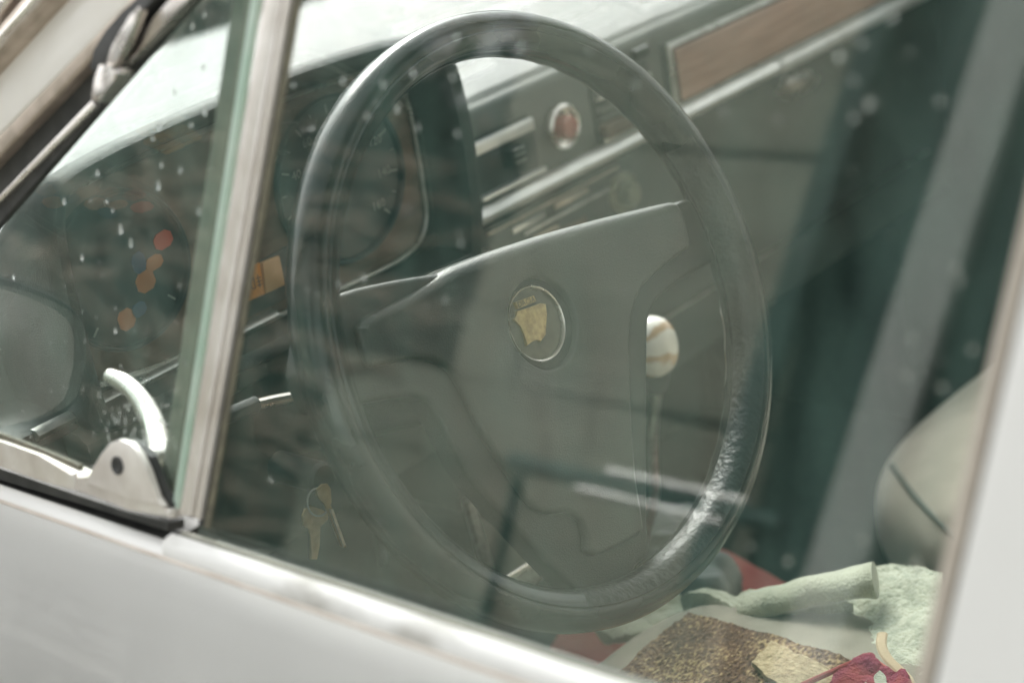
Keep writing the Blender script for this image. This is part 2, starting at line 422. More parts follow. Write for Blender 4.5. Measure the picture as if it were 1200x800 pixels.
bp = n.new('ShaderNodeBump'); bp.inputs['Strength'].default_value = 1; bp.inputs['Distance'].default_value = .004
l.new(ns.outputs['Fac'], bp.inputs['Height']); l.new(bp.outputs[0], b.inputs['Normal'])
M['knit_pale'] = mat('straw_tufts', (.50, .41, .25), .95, col2=(.34, .26, .15), nscale=200, bump=1, bscale=300, bdist=.003)

# water drop
wd = bpy.data.materials.new('water_drop'); wd.use_nodes = True
b = wd.node_tree.nodes['Principled BSDF']; b.inputs['Base Color'].default_value = (.95, .98, .96, 1); b.inputs['Roughness'].default_value = .12
b.inputs['Transmission Weight'].default_value = .95; b.inputs['IOR'].default_value = 1.33
M['drop'] = wd

# ------------------------------------------------------------------ the place outside
GZ = -0.98
bm = bmesh.new(); bmesh.ops.create_grid(bm, x_segments=2, y_segments=2, size=90)
for v in bm.verts: v.co.z = GZ
M['ground'] = mat('dark_gravel_ground', (.11, .105, .09), .95, col2=(.17, .16, .135), nscale=3, bump=.7, bscale=30, bdist=.02)
tag(obj('ground', bm, M['ground'], smooth=None), kind='structure')

M['plank'] = mat('weathered_plank', (.27, .275, .215), .85, col2=(.37, .37, .29), nscale=5, ndetail=10, stretch=(1, .25, 6), bump=.6, bscale=14, bdist=.006)
M['pale_post'] = mat('pale_grey_post', (.60, .64, .60), .5, col2=(.52, .57, .53), nscale=8, stretch=(1, 1, .2))
M['dark_post'] = mat('dark_green_post', (.010, .055, .048), .6, col2=(.018, .075, .062), nscale=8)
WX = -4.0
shed = tag(empty('timber_shed', (WX, 2.6, GZ)), 'weathered grey plank shed wall with green posts facing the car, mirrored in its window', 'shed')
random.seed(3)
zz = GZ + .02; row = 0
while zz < 2.2:
    h = .27 + random.uniform(-.02, .03)
    for (y0, y1) in ((1.97, 2.75 + random.uniform(-.15, .3)), (None, (3.78 if zz < .3 else 3.28) + random.uniform(-.12, .12))):
        if y0 is None: y0 = ylast
        ylast = y1
        dx = random.uniform(0, .012)
        bm = box(bmesh.new(), (WX - .03 + dx, y0 + .003, zz + .002), (WX + dx, y1 - .003, zz + h - .002), .004, 1)
        for v in bm.verts: v.co.z += (v.co.y - 3) * .015 * math.sin(row * 2.1)
        obj('plank', bm, M['plank'], shed, smooth=None)
    zz += h; row += 1
def leaning(name, y0, y1, x0, x1, m, lean):
    bm = box(bmesh.new(), (x0, y0, GZ), (x1, y1, 2.25), .008, 1)
    for v in bm.verts: v.co.y += (0.1 - v.co.z) * lean
    return obj(name, bm, m, shed, smooth=None)
LEAN = .10
leaning('pale_post', 1.56, 1.735, WX, WX + .06, M['pale_post'], LEAN)
leaning('dark_post', 1.735, 1.83, WX - .04, WX + .03, M['dark_post'], LEAN)
leaning('dark_post', 2.03, 2.13, WX - .02, WX + .045, M['dark_post'], LEAN)
leaning('dark_post', 1.44, 1.56, WX - .04, WX + .02, M['dark_post'], LEAN)
bm = box(bmesh.new(), (WX - .6, .2, GZ), (WX - .5, 1.5, 2.25)); obj('back_wall', bm, M['dark_post'], shed, smooth=None)
bm = box(bmesh.new(), (WX - .09, 1.4, GZ), (WX - .05, 3.1, 2.25)); obj('backing_board', bm, M['dark_post'], shed, smooth=None)
bm = box(bmesh.new(), (WX - .9, .1, 2.25), (WX + .25, 3.4, 2.33), .01, 1); obj('roof', bm, M['dark_post'], shed, smooth=None)
bm = box(bmesh.new(), (WX - .5, 1.22, .46), (WX - .44, 1.44, .52), .01, 1); obj('ledge', bm, M['plank'], shed, smooth=None)
rail = tag(empty('streak_rail', (-2.4, 1.6, GZ)), 'made-up dark rail with two thin bright bars, added for the streaks mirrored in the window', 'rail')

# hedges: twigs and leaves
M['leaf'] = mat('dull_leaf', (.018, .060, .048), .6, col2=(.040, .085, .062), nscale=3)
M['twig'] = mat('brown_twig', (.16, .12, .085), .8, col2=(.30, .24, .18), nscale=4)
def hedge(name, lo, hi, n_leaf, n_twig, label, size=.07):
    t = empty(name, ((lo[0] + hi[0]) / 2, (lo[1] + hi[1]) / 2, GZ)); tag(t, label, 'hedge')
    bm = bmesh.new()
    for _ in range(n_leaf):
        p = Vector([random.uniform(lo[i], hi[i]) for i in range(3)])
        f = noise.noise(p * 1.3)
        if f < -.45: continue
        p.z = GZ + (p.z - GZ) * (.75 + .3 * noise.noise(Vector((p.x * .9, p.y * .9, 4))) )
        a = Vector([random.gauss(0, 1) for _ in range(3)]).normalized(); c = a.orthogonal().normalized()
        s = size * random.uniform(.5, 1.3)
        vs4 = [bm.verts.new(p + a * s), bm.verts.new(p + c * s * .45), bm.verts.new(p - a * s), bm.verts.new(p - c * s * .45)]
        bm.faces.new(vs4)
    tag(obj('foliage', bm, M['leaf'], t, smooth=None), kind='stuff')
    bm = bmesh.new()
    for _ in range(n_twig):
        p = Vector([random.uniform(lo[i], hi[i]) for i in range(3)])
        d = Vector((random.gauss(0, .3), random.gauss(0, 1), random.gauss(0, .35)))
        tube(bm, [p, p + d * .25, p + d * .5 + Vector((0, 0, .05))], [.02, .014, .006], 5)
    tag(obj('branches', bm, M['twig'], t), kind='stuff')
    return t
hedge('hedge', (-5.6, 3.35, GZ), (-4.3, 9.5, 2.6), 34000, 500, 'tall scrubby hedge with bare brown twigs left of the plank shed')
hedge('hedge', (-1.5, 5.5, GZ), (8, 7, 2.4), 20000, 60, 'dark leafy hedge across the ground in front of the white bonnet', .1)

brush = tag(empty('brush_pile', (-4.2, 4.6, GZ)), 'heap of dry brown brushwood piled in front of the tall hedge', 'brushwood')
bm = bmesh.new()
for _ in range(420):
    p = Vector((random.uniform(-4.35, -3.95), random.uniform(3.5, 6.6), 0)); p.z = GZ + random.uniform(0, 2.3) * (1 - .2 * abs(p.y - 4.6))
    d = Vector((random.gauss(0, .15), random.choice((-1, 1)) * random.uniform(.5, 1), random.gauss(0, .16)))
    if p.y + d.y * .7 < 3.4: continue
    tube(bm, [p, p + d * .3, p + d * .6 + Vector((0, 0, .04)), p + d * .9], [.022, .018, .013, .005], 5)
tag(obj('twigs', bm, M['twig'], brush), kind='stuff')

# ------------------------------------------------------------------ THE CAR
car = tag(empty('vintage_car', (0.4, 0, GZ)), 'old white saloon car with chrome window trim, seen through its closed driver window', 'car')
CX = 0.40
def mirx(x): return 2 * CX - x

# body side profile below the window (x,z), outwards from the glass
PROF = [(-.3405, .012), (-.346, .009), (-.352, .003), (-.362, -.012), (-.378, -.04), (-.392, -.08), (-.402, -.13), (-.410, -.22), (-.414, -.34), (-.410, -.46), (-.396, -.58), (-.375, -.68), (-.355, -.72)]
def side_panel(y0, y1, prof, x_mir=False, ny=24, inner=.02, zf=None, skip=None):
    bm = bmesh.new(); rows = []
    for j in range(ny + 1):
        y = y0 + (y1 - y0) * j / ny
        row = []
        for (x, z) in prof:
            z2 = zf(y, z) if zf else z
            row.append(bm.verts.new((mirx(x) if x_mir else x, y, z2)))
        rows.append(row)
    k = len(prof)
    for A, B in zip(rows, rows[1:]):
        for i in range(k - 1):
            c = (A[i].co + B[i + 1].co) / 2
            if skip and skip(c): continue
            bm.faces.new((A[i], A[i + 1], B[i + 1], B[i]))
    r_ = bmesh.ops.solidify(bm, geom=bm.faces[:], thickness=.004)
    return bm
LIP = .0
door = empty('door', (-.36, -.2, -.72), car)
obj('outer_panel', side_panel(-.90, .335, PROF), M['paint'], door)
# waist mouldings along the base of the window
def waist(name, prof, m, y0=-.90, y1=.335, par=None, closed=True):
    bm = bmesh.new(); A = [bm.verts.new((x, y0, z)) for x, z in prof]; B = [bm.verts.new((x, y1, z)) for x, z in prof]
    k = len(prof)
    for i in range(k): bm.faces.new((A[i], A[(i + 1) % k], B[(i + 1) % k], B[i]))
    bm.faces.new(A[::-1]); bm.faces.new(B)
    return obj(name, bm, m, par or door, smooth=50)
waist('window_seal', [(-.3235, .010), (-.3235, .0195), (-.3255, .0200), (-.3275, .0180), (-.3275, .010)], M['pale_seal'], y1=-.03)
waist('waist_moulding', [(-.3275, .008), (-.3275, .0190), (-.3295, .0210), (-.3335, .0205), (-.3370, .0175), (-.3380, .013), (-.3380, .008)], M['dirty_paint'], y1=-.028)
waist('waist_groove', [(-.338, .006), (-.338, .0125), (-.3400, .0120), (-.3405, .006)], M['groove'])
waist('vent_ledge', [(-.3275, -.004), (-.3275, .0135), (-.3300, .0148), (-.3350, .0140), (-.3380, .0118), (-.3380, -.004)], M['paint'], y0=-.028)
waist('vent_gap', [(-.300, -.006), (-.300, .0125), (-.3275, .0125), (-.3275, -.006)], M['rubber'], y0=-.020)

def gstrip(name, q, off, th, m, parent=door, bev=.0012, ext=(0, 0), seg=2):
    """straight strip on the glass plane: q = [(x1,y1),(x2,y2)] at one end, [(..),(..)] at the other, ext lengthens the ends"""
    a1, a2, b1, b2 = [Vector(GL.ab(*p, off)) for p in q]
    d1, d2 = b1 - a1, b2 - a2
    a1_, a2_, b1_, b2_ = a1 - d1 * ext[0], a2 - d2 * ext[0], b1 + d1 * ext[1], b2 + d2 * ext[1]
    bm = bmesh.new(); prism(bm, GL, [a1_[:], a2_[:], b2_[:], b1_[:]], off - th, off, bev, seg)
    return obj(name, bm, m, parent)

# divider between vent window and door window (front edge .. rear edge, bottom .. top)
gstrip('divider_moulding', [(208, 604), (222, 606), (307, 0), (328, 0)], .0085, .0045, M['divider'], bev=.002, ext=(0, .45), seg=3)
gstrip('divider_groove', [(221, 606), (227, 607), (327, 0), (332, 0)], .0050, .002, M['rust'], bev=0, ext=(0, .45))
gstrip('divider_bead', [(226, 607), (232, 609), (331, 0), (338, 0)], .0070, .003, M['divider'], bev=.0014, ext=(0, .45), seg=3)
gstrip('divider_seal', [(232, 609), (239, 612), (337, 0), (345, 0)], .0040, .0015, M['rubber'], bev=.001, ext=(0.01, .45))
gstrip('glass_run', [(239, 612), (244, 614), (344, 0), (350, 0)], .0045, .0020, M['olive'], bev=.0008, ext=(0.01, .45))
# glass outlines, in (a,b) of the glass plane
def gab(px, py, off=0): return GL.ab(px, py, off)
s = 1 if GL.e1.y > 0 else -1
def gy(y, b): return (y * s, b)
LT = .43
d_bot = Vector(gab(238, 612)); d_top = Vector(gab(341, 0)); d_dir = (d_top - d_bot) / (d_top.y - d_bot.y)
d_hi = d_bot + d_dir * (LT - d_bot.y)
bp_bot = Vector(gab(1069, 800)); bp_top = Vector(gab(1200, 235)); bp_dir = (bp_top - bp_bot) / (bp_top.y - bp_bot.y)
bp_hi = bp_bot + bp_dir * (LT - bp_bot.y); bp_lo = bp_bot + bp_dir * (-.03 - bp_bot.y)
d_lo = d_bot + d_dir * (-.03 - d_bot.y)
sx = s * .006
pane = [(d_lo.x + 0, -.03), (bp_lo.x - sx, -.03), (bp_hi.x - sx, LT), (d_hi.x, LT)]
bm = bmesh.new(); prism(bm, GL, pane, -.002, .002); obj('window_glass', bm, M['glass'], door, smooth=None)
# vent window: chrome frame at the bottom, raked front edge following the pillar
a_lo = Vector(gab(0, 258)); a_hi = Vector(gab(225, 3)); a_dir = (a_hi - a_lo) / (a_hi.y - a_lo.y)
def apil(b): return a_lo + a_dir * (b - a_lo.y)
v_bot = [Vector(gab(*p)) for p in ((197, 603), (150, 592), (100, 570), (50, 548), (0, 528))]
fb = v_bot[-1]; bz = fb.y
pa0 = apil(.03)
e_top = Vector(gab(300, 0)); e_bot = Vector(gab(203, 596)); e_dir = (e_top - e_bot) / (e_top.y - e_bot.y)
# where rear edge meets pillar line
t_ = 0; best = None
for k in range(400):
    bq = .1 + k * .001
    if abs((e_bot + e_dir * (bq - e_bot.y)).x - apil(bq).x) < (best[0] if best else 9): best = (abs((e_bot + e_dir * (bq - e_bot.y)).x - apil(bq).x), bq)
apex_b = best[1]
vent = empty('vent_window', GL.at(fb.x, 0.0), car)
front_lo = apil(.028)
poly = [e_bot[:], *[(p.x, p.y + .001) for p in v_bot[1:]], (front_lo.x * .85 + fb.x * .15, .014), (front_lo.x, .03), (e_bot + e_dir * (apex_b - e_bot.y))[:]]
bm = bmesh.new(); prism(bm, GL, poly, .002, .0065); obj('glass', bm, M['vent_glass'], vent, smooth=None)
bm = bmesh.new(); eb = [e_bot, e_bot + e_dir * (apex_b - e_bot.y)]
gstrip('glass_edge', [(201, 592), (207, 598), (293, 0), (302, 0)], .008, .003, M['glass_edge'], parent=vent, bev=.001, ext=(0, .3))
gstrip('rear_seal', [(184, 585), (200, 594), (272, 0), (293, 0)], .0015, .003, M['pale_seal'], parent=vent, bev=.001, ext=(0, .28))
def gpoly(name, pix, off, th, m, parent, bev=.001, smooth_it=0, seg=2):
    pts = [GL.ab(x, y, off) for x, y in pix]
    if smooth_it: pts = smooth_poly(pts, smooth_it)
    bm = bmesh.new(); prism(bm, GL, pts, off - th, off, bev, seg); return obj(name, bm, m, parent)
# bottom chrome frame in two lengths, with a bright bead on its upper edge
gpoly('frame_rail', [(88, 553), (104, 563), (150, 578), (186, 590), (199, 598), (196, 608), (150, 597), (88, 576)], .0125, .010, M['divider'], vent, .0022)
gpoly('frame_rail', [(-260, 452), (-120, 482), (0, 517), (45, 533), (87, 553), (87, 576), (45, 562), (0, 546), (-120, 508), (-260, 474)], .0125, .010, M['divider'], vent, .0022)
gpoly('under_seal', [(-260, 478), (-120, 512), (0, 549), (90, 580), (150, 600), (197, 612), (197, 622), (100, 592), (0, 562), (-120, 522), (-260, 486)], .004, .010, M['rubber'], vent, 0)
gpoly('inner_seal', [(-120, 472), (0, 508), (50, 527), (92, 545), (92, 556), (50, 538), (0, 521), (-120, 486)], .0085, .003, M['olive'], vent, 0)
gpoly('pivot_bracket', [(100, 566), (108, 550), (118, 531), (128, 519), (140, 515), (152, 519), (163, 532), (172, 550), (183, 582), (190, 593), (150, 584)], .0145, .0035, M['divider'], vent, .0008)
gpoly('bracket_gasket', [(120, 530), (136, 514), (158, 517), (176, 535), (190, 572), (202, 592), (196, 600), (170, 590)], .0100, .0045, M['rubber'], vent, .0008)
pa, pb = GL.ab(138, 545, .0145)
bm = bmesh.new(); lathe(bm, GL, pa, pb, [(.0048, .0120), (.0048, .0152), (.0040, .0158), (.0028, .0150), (0, .0148)], 24); obj('pivot_screw', bm, M['rubber'], vent)
# inside latch handle
hp = [GL.hit(*q, o_) for q, o_ in (((188, 548), -.004), ((186, 520), -.016), ((180, 495), -.022), ((166, 468), -.025), ((148, 449), -.026), ((129, 441), -.026))]
hp = curve_pts(hp, 2); k = len(hp)
bm = tube(bmesh.new(), hp, [.0080 - .0034 * (i / (k - 1)) for i in range(k)], 12); obj('latch_handle', bm, M['chrome'], vent)
bm = bmesh.new(); la, lb = GL.ab(185, 540, -.004); lathe(bm, GL, la, lb, [(.008, .001), (.009, -.004), (.007, -.012), (.004, -.014), (0, -.014)], 20); obj('latch_boss', bm, M['chrome'], vent)

# windscreen pillar and its trims (all parallel to the raked pillar)
pillar = empty('windscreen_pillar', GL.at(front_lo.x, 0), car)
X0 = -.42; X1 = 1.1   # lengthening of the strips beyond the picture
def ps(name, l0, l1, r0, r1, off, th, m, bev=.0015, ext=(.9, 1.3), seg=2):
    """strip between two lines given where they cross the left edge (0,y) and the top edge (x,0)"""
    return gstrip(name, [(0, l0), (0, l1), (r0, 0), (r1, 0)], off, th, m, parent=pillar, bev=bev, ext=ext, seg=seg)
ps('pillar_panel', 66, 160, 62, 160, .014, .025, M['cream'], bev=.006, seg=4)
ps('pillar_trim', 157, 182, 152, 172, .017, .02, M['tan_trim'], bev=.003, seg=3)
ps('pillar_seal', 180, 262, 168, 228, .009, .004, M['rubber'], bev=.001)
ps('drip_gutter', 62, 78, 55, 71, .010, .02, M['rust'], bev=0)
ps('drip_rail', 24, 66, 20, 60, .024, .03, M['tan_trim'], bev=.005, seg=4)
ps('drip_bead', 33, 50, 29, 44, .027, .012, M['chrome'], bev=.003, seg=3)
ps('screen_seal', 14, 26, 11, 22, .014, .03, M['rubber'], bev=.001)
ps('screen_trim', -24, 16, -20, 12, .022, .03, M['chrome'], bev=.005, seg=3)
gstrip('seal_bead', [(0, 228), (0, 236), (107, 117), (112, 124)], .0115, .006, M['chrome'], parent=pillar, bev=.0015, ext=(1.2, 0), seg=2)
gpoly('seal_plate', [(140, 72), (150, 50), (175, 27), (205, -8), (300, -110), (330, -110), (222, -2), (185, 38), (162, 62), (150, 75), (143, 77)], .0135, .006, M['chrome'], pillar, .0016)
gpoly('seal_lip', [(103, 82), (108, 58), (122, 35), (142, 15), (162, 2), (200, -40), (215, -36), (168, 12), (140, 50), (128, 70), (118, 90)], .0175, .006, M['rubber'], pillar, .0018)
gpoly('seal_wing', [(124, 72), (128, 56), (140, 38), (152, 18), (161, 7), (163, 12), (156, 30), (147, 50), (138, 68), (131, 78), (124, 77)], .021, .005, M['chrome'], pillar, .0014)
clip = gpoly('retaining_clip', [(105, 112), (109, 88), (115, 74), (123, 77), (129, 81), (136, 80), (138, 86), (131, 97), (122, 108), (113, 120), (106, 119)], .0235, .009, M['chrome'], pillar, .002)

# B pillar side of the door frame
gstrip('rear_channel', [(1069, 800), (1090, 800), (1200, 235), (1213, 262)], .006, .005, M['channel'], bev=.002, ext=(.25, .45), seg=3)
gstrip('channel_groove', [(1089, 800), (1093, 800), (1212, 262), (1215, 264)], .0045, .02, M['olive'], bev=0, ext=(.25, .45))
b1 = Vector(GL.ab(1092, 800, .009)); b2 = Vector(GL.ab(1214, 264, .009)); bd = (b2 - b1) / (b2.y - b1.y)
q0, q1 = b1 + bd * (-.002 - b1.y), b1 + bd * (LT + .03 - b1.y)
bm = bmesh.new(); prism(bm, GL, [q0[:], (q0.x - s * .16, q0.y), (q1.x - s * .16, q1.y), q1[:]], -.03, .009, .004, 3); obj('centre_pillar', bm, M['paint'], door)
# top of the frame and roof
tl = apil(LT); 
bm = bmesh.new(); prism(bm, GL, [(q1.x - s * .16, LT), (tl.x + s * .02, LT), (tl.x + s * .0, LT + .04), (q1.x - s * .16, LT + .04)], -.02, .012, .004, 2); obj('frame_top', bm, M['paint'], door)

def roof_pt(u, v):
    x = GL.at(0, LT + .02).x; xr = mirx(x)
    X_ = x + (xr - x) * u
    Y_ = -2.0 + (2.0 + tl.x * s + .03) * v
    edge = min(u, 1 - u) * 2
    return Vector((X_, Y_ + .10 * (1 - (2 * u - 1) ** 4) * v, .455 + .075 * (1 - (1 - edge) ** 3) - .02 * (2 * v - 1) ** 2))
bm = sheet(roof_pt, 24, 16, .03); obj('roof', bm, M['paint'], car)
bm = sheet(lambda u, v: roof_pt(u, v) - Vector((0, 0, .022)), 24, 16, .006); obj('headliner', bm, M['headliner'], car)

# windscreen: wraps round from pillar to pillar
def pillar_y(z):
    b = (z - .021) / math.cos(math.atan(TT)); return apil(b).x * s
BULGE = .372 - pillar_y(.0)
print('PILLAR', pillar_y(0), pillar_y(.2), pillar_y(.4))
def screen_pt(u, v, push=0.0):
    z = .0 + .44 * v
    xl = GL.at(0, (z - .021) / math.cos(math.atan(TT))).x + .02
    x = xl + (mirx(xl) - xl) * u
    q = abs(2 * u - 1)
    return Vector((x, pillar_y(z) + .01 + BULGE * (1 - q ** 7) * (1 - .35 * v) + push, z))
bm = sheet(lambda u, v: screen_pt(u, v), 40, 10, .005); obj('windscreen', bm, M['screen'], car, smooth=60)
bm = tube(bmesh.new(), [screen_pt(i / 40, 0) + Vector((0, .004, -.010)) for i in range(41)], .009, 8); obj('windscreen_seal', bm, M['rubber'], car)
# right-hand pillar and door
bm = bmesh.new(); tube(bm, [screen_pt(1, v / 6) + Vector((.02, -.01, 0)) for v in range(7)], .026, 10); obj('passenger_pillar', bm, M['cream'], car)
rd = empty('passenger_door', (mirx(-.36), -.2, -.72), car)
obj('outer_panel', side_panel(-.90, .335, PROF, True), M['paint'], rd)
def mirror_prism(pts, n0, n1):
    bm = bmesh.new(); prism(bm, GL, pts, n0, n1)
    for v in bm.verts: v.co.x = mirx(v.co.x)
    return bm
obj('window_glass', mirror_prism([(apil(.0).x, 0), (bp_lo.x, 0), (bp_hi.x, LT), (tl.x, LT)], -.002, .002), M['screen'], rd, smooth=None)
obj('centre_pillar', mirror_prism([q0[:], (q0.x - s * .12, q0.y), (q1.x - s * .12, q1.y), q1[:]], -.03, .009), M['paint'], rd, smooth=None)
obj('frame_top', mirror_prism([(q1.x - s * .16, LT), (tl.x + s * .02, LT), (tl.x, LT + .04), (q1.x - s * .16, LT + .04)], -.02, .012), M['paint'], rd, smooth=None)
bm = box(bmesh.new(), (mirx(-.275), -.9, -.62), (mirx(-.31), .40, .004), .006); obj('door_card', bm, M['inner'], rd)
bm = box(bmesh.new(), (mirx(-.262), -.55, -.27), (mirx(-.277), .12, -.22), .008, 3); obj('armrest', bm, M['beige_dark'], rd)
bm = box(bmesh.new(), (-.308, -.9, -.62), (-.285, .40, -.010), .006); obj('door_card', bm, M['inner'], door)
bm = box(bmesh.new(), (-.285, -.5, -.055), (-.262, .06, -.035), .006, 3); obj('card_ledge', bm, M['beige_dark'], door)
# rear quarters
for mir in (False, True):
    par = car
    obj('rear_wing', side_panel(-2.25, -.905, PROF, mir, zf=lambda y, z: z), M['paint'], par)
    obj('front_wing', side_panel(.34, 1.42, PROF, mir, zf=lambda y, z: z - .03 * max(0, (y - .5)) if z > -.2 else z,
        skip=lambda c: (c.y - .95) ** 2 + (c.z + .62) ** 2 < .34 ** 2), M['paint'], par)
    pts = [(q0.x - s * .17, 0), (s * -1.75, 0), (s * -1.45, LT), (q1.x - s * .17, LT)]
    if mir: g_ = mirror_prism(pts, -.002, .002)
    else: g_ = bmesh.new(); prism(g_, GL, pts, -.002, .002)
    obj('rear_side_glass', g_, M['screen'], par, smooth=None)
bm = sheet(lambda u, v: Vector((-.2 + 1.2 * u, -2.0 - .32 * (1 - v) * 1.0, .02 + .44 * v)), 8, 6, .005); obj('rear_window', bm, M['screen'], car, smooth=60)
bm = box(bmesh.new(), (-.36, -2.9, -.70), (mirx(-.36), -2.24, .0), .08, 4); obj('boot', bm, M['paint'], car)
bm = box(bmesh.new(), (-.33, -2.26, -.5), (mirx(-.33), -1.9, .0), .05, 3); obj('parcel_shelf', bm, M['dash_dark'], car)
# bonnet and cowl: crowned panel starting at the foot of the windscreen
def bonnet_pt(u, v):
    x = -.352 + (mirx(-.352) + .352) * u
    q = abs(2 * u - 1)
    y0 = pillar_y(.0) + .015 + BULGE * (1 - q ** 7)
    y = y0 + (1.42 - y0) * v
    z = .004 + .022 * (1 - q ** 2.5) - .030 * v - .05 * v ** 4
    return Vector((x, y, z))
bm = sheet(bonnet_pt, 36, 20, .006); obj('bonnet', bm, M['dimmed_paint'], car)
bm = box(bmesh.new(), (-.36, 1.36, -.66), (mirx(-.36), 1.42, -.07), .03, 3); obj('nose_panel', bm, M['paint'], car)
for px_ in (-.2, mirx(-.2)):
    bm = bmesh.new(); lathe(bm, Plane((px_, 1.42, -.22), (-1, 0, 0), (0, 0, 1)), 0, 0, [(.105, -.01), (.105, .02), (.095, .03), (.06, .045), (0, .05)], 28); obj('headlight', bm, M['chrome'], car)
bm = box(bmesh.new(), (-.38, 1.43, -.56), (mirx(-.38), 1.50, -.46), .02, 3); obj('bumper', bm, M['chrome'], car)
for wx, wy in ((-.33, .95), (mirx(-.33), .95), (-.33, -1.5), (mirx(-.33), -1.5)):
    sgn = -1 if wx < CX else 1
    bm = bmesh.new(); WP = Plane((wx, wy, GZ + .30), (0, sgn, 0), (0, 0, 1))
    lathe(bm, WP, 0, 0, [(.17, -.08), (.27, -.08), (.298, -.06), (.30, 0), (.298, .06), (.27, .075), (.185, .07)], 48)
    w = obj('wheel', bm, M['tyre'], car)
    bm = bmesh.new(); lathe(bm, WP, 0, 0, [(.187, .068), (.175, .05), (.12, .055), (.07, .075), (0, .08)], 40); obj('hubcap', bm, M['chrome'], w)
# floor, tunnel, bulkhead
bm = box(bmesh.new(), (-.33, -2.2, -.72), (mirx(-.33), .9, -.66), 0); obj('floor', bm, M['carpet'], car, smooth=None)
bm = box(bmesh.new(), (.20, -1.2, -.66), (.40, .75, -.44), .04, 4); obj('tunnel', bm, M['carpet'], car)
bm = box(bmesh.new(), (-.33, .72, -.66), (mirx(-.33), .76, -.02), 0); obj('bulkhead', bm, M['carpet'], car, smooth=None)
for kx in (-.318, mirx(-.318)):
    bm = box(bmesh.new(), (kx - .008, .30, -.66), (kx + .008, .74, -.03), 0); obj('kick_panel', bm, M['carpet'], car, smooth=None)
bm = box(bmesh.new(), (-.30, -1.3, -.60), (mirx(-.30), -.95, -.10), .05, 3); obj('rear_bench', bm, M['beige'], car)

# ------------------------------------------------------------------ dashboard
dash = empty('dashboard', (CX, .3, -.2), car)
D3 = YP(.30)
def dprism(name, P, pix, n0, n1, m, parent=dash, bev=.001, it=0, seg=2):
    pts = [P.ab(x, y, n1) for x, y in pix]
    if it: pts = smooth_poly(pts, it)
    bm = bmesh.new(); prism(bm, P, pts, n0, n1, bev, seg); return obj(name, bm, m, parent)
def xz(name, P, x0, x1, z0, z1, n0, n1, m, parent=dash, bev=.001, seg=2, rnd=0, it=2):
    pts = [(x0, z0), (x1, z0), (x1, z1), (x0, z1)]
    if rnd:
        c = rnd; pts = [(x0 + c, z0), (x1 - c, z0), (x1, z0 + c), (x1, z1 - c), (x1 - c, z1), (x0 + c, z1), (x0, z1 - c), (x0, z0 + c)]
        pts = smooth_poly(pts, it)
    bm = bmesh.new(); prism(bm, P, pts, n0, n1, bev, seg); return obj(name, bm, m, parent)

# upper body of the dash with a softly rounded leading edge; ends at the windscreen
prof = [(.302, -.036), (.302, .036), (.305, .043), (.311, .0465), (.320, .044), (.350, .028), (.375, .004), (.375, -.036)]
def xprof(name, prof, x0, x1, m, parent=dash, smooth=50):
    bm = bmesh.new(); A = [bm.verts.new((x0, y, z)) for y, z in prof]; B = [bm.verts.new((x1, y, z)) for y, z in prof]; k = len(prof)
    for i in range(k): bm.faces.new((A[i], A[(i + 1) % k], B[(i + 1) % k], B[i]))
    bm.faces.new(A[::-1]); bm.faces.new(B); return obj(name, bm, m, parent, smooth)
xprof('upper_panel', prof, .19, 1.08, M['dash'])
xprof('upper_panel', [(.33, -.036), (.33, .015), (.34, .022), (.365, .014), (.375, .004), (.375, -.036)], -.27, .19, M['dash'])
xprof('lower_panel', [(.318, -.30), (.314, -.052), (.33, -.046), (.52, -.046), (.52, -.30)], .17, 1.08, M['dash_dark'])
xprof('lower_panel', [(.30, -.22), (.262, -.062), (.258, -.024), (.27, -.020), (.50, -.020), (.50, -.22)], -.285, .17, M['dash_dark'])
# bright strip in two lengths
xprof('bright_strip', [(.300, -.051), (.291, -.049), (.288, -.043), (.291, -.038), (.300, -.036)], .186, .700, M['strip'])
xprof('bright_strip', [(.300, -.053), (.290, -.051), (.287, -.044), (.290, -.038), (.300, -.036)], .703, 1.075, M['strip'])
# heater control recess with slider
rec = xz('heater_recess', D3, .243, .329, -.030, .022, -.004, .0005, M['plastic'], rnd=.004)
xz('recess_trim', D3, .243, .326, .008, .019, .0005, .006, M['strip'], parent=rec, bev=.002)
xz('recess_sill', D3, .246, .331, -.0320, -.028, .0005, .007, M['strip'], parent=rec, bev=.0012)
bm = box(bmesh.new(), (.283, .286, -.014), (.301, .300, .003), .002); obj('slider', bm, M['plastic'], rec)
for zz_ in (-.010, -.004, .001):
    xz('slider_mark', YP(.286), .286, .299, zz_, zz_ + .0016, -.0002, .0008, M['white_mark'], parent=rec, bev=0)
# hazard button
hz = empty('hazard_switch', (.367, .3, -.02), dash)
ha, hb = D3.ab(657, 148)
bm = bmesh.new(); lathe(bm, D3, ha, hb, [(.0205, 0), (.0205, .005), (.0185, .0075), (.0160, .006), (.0150, .001), (0, .001)], 36); obj('bezel', bm, M['chrome'], hz)
bm = bmesh.new(); lathe(bm, D3, ha, hb, [(.0105, .001), (.0105, .010), (.0095, .0125), (.006, .0135), (0, .0138)], 28); obj('button', bm, M['red_knob'], hz)
# second slot
rec2 = xz('ashtray_recess', D3, .412, .500, -.034, .022, -.004, .0005, M['plastic'], rnd=.004)
for z0, z1 in ((.006, .010), (-.006, -.001), (-.014, -.011), (-.0345, -.030)):
    xz('recess_bar', D3, .416, .496, z0, z1, .0005, .006, M['alu'] if z0 < -.03 or z0 > 0 else M['dash'], parent=rec2, bev=.001)
bm = box(bmesh.new(), (.415, .289, -.031), (.495, .2995, -.016), .003); obj('tray_front', bm, M['dialwood'], rec2)
xz('small_switch', D3, .478, .500, .026, .036, 0, .005, M['plastic'])
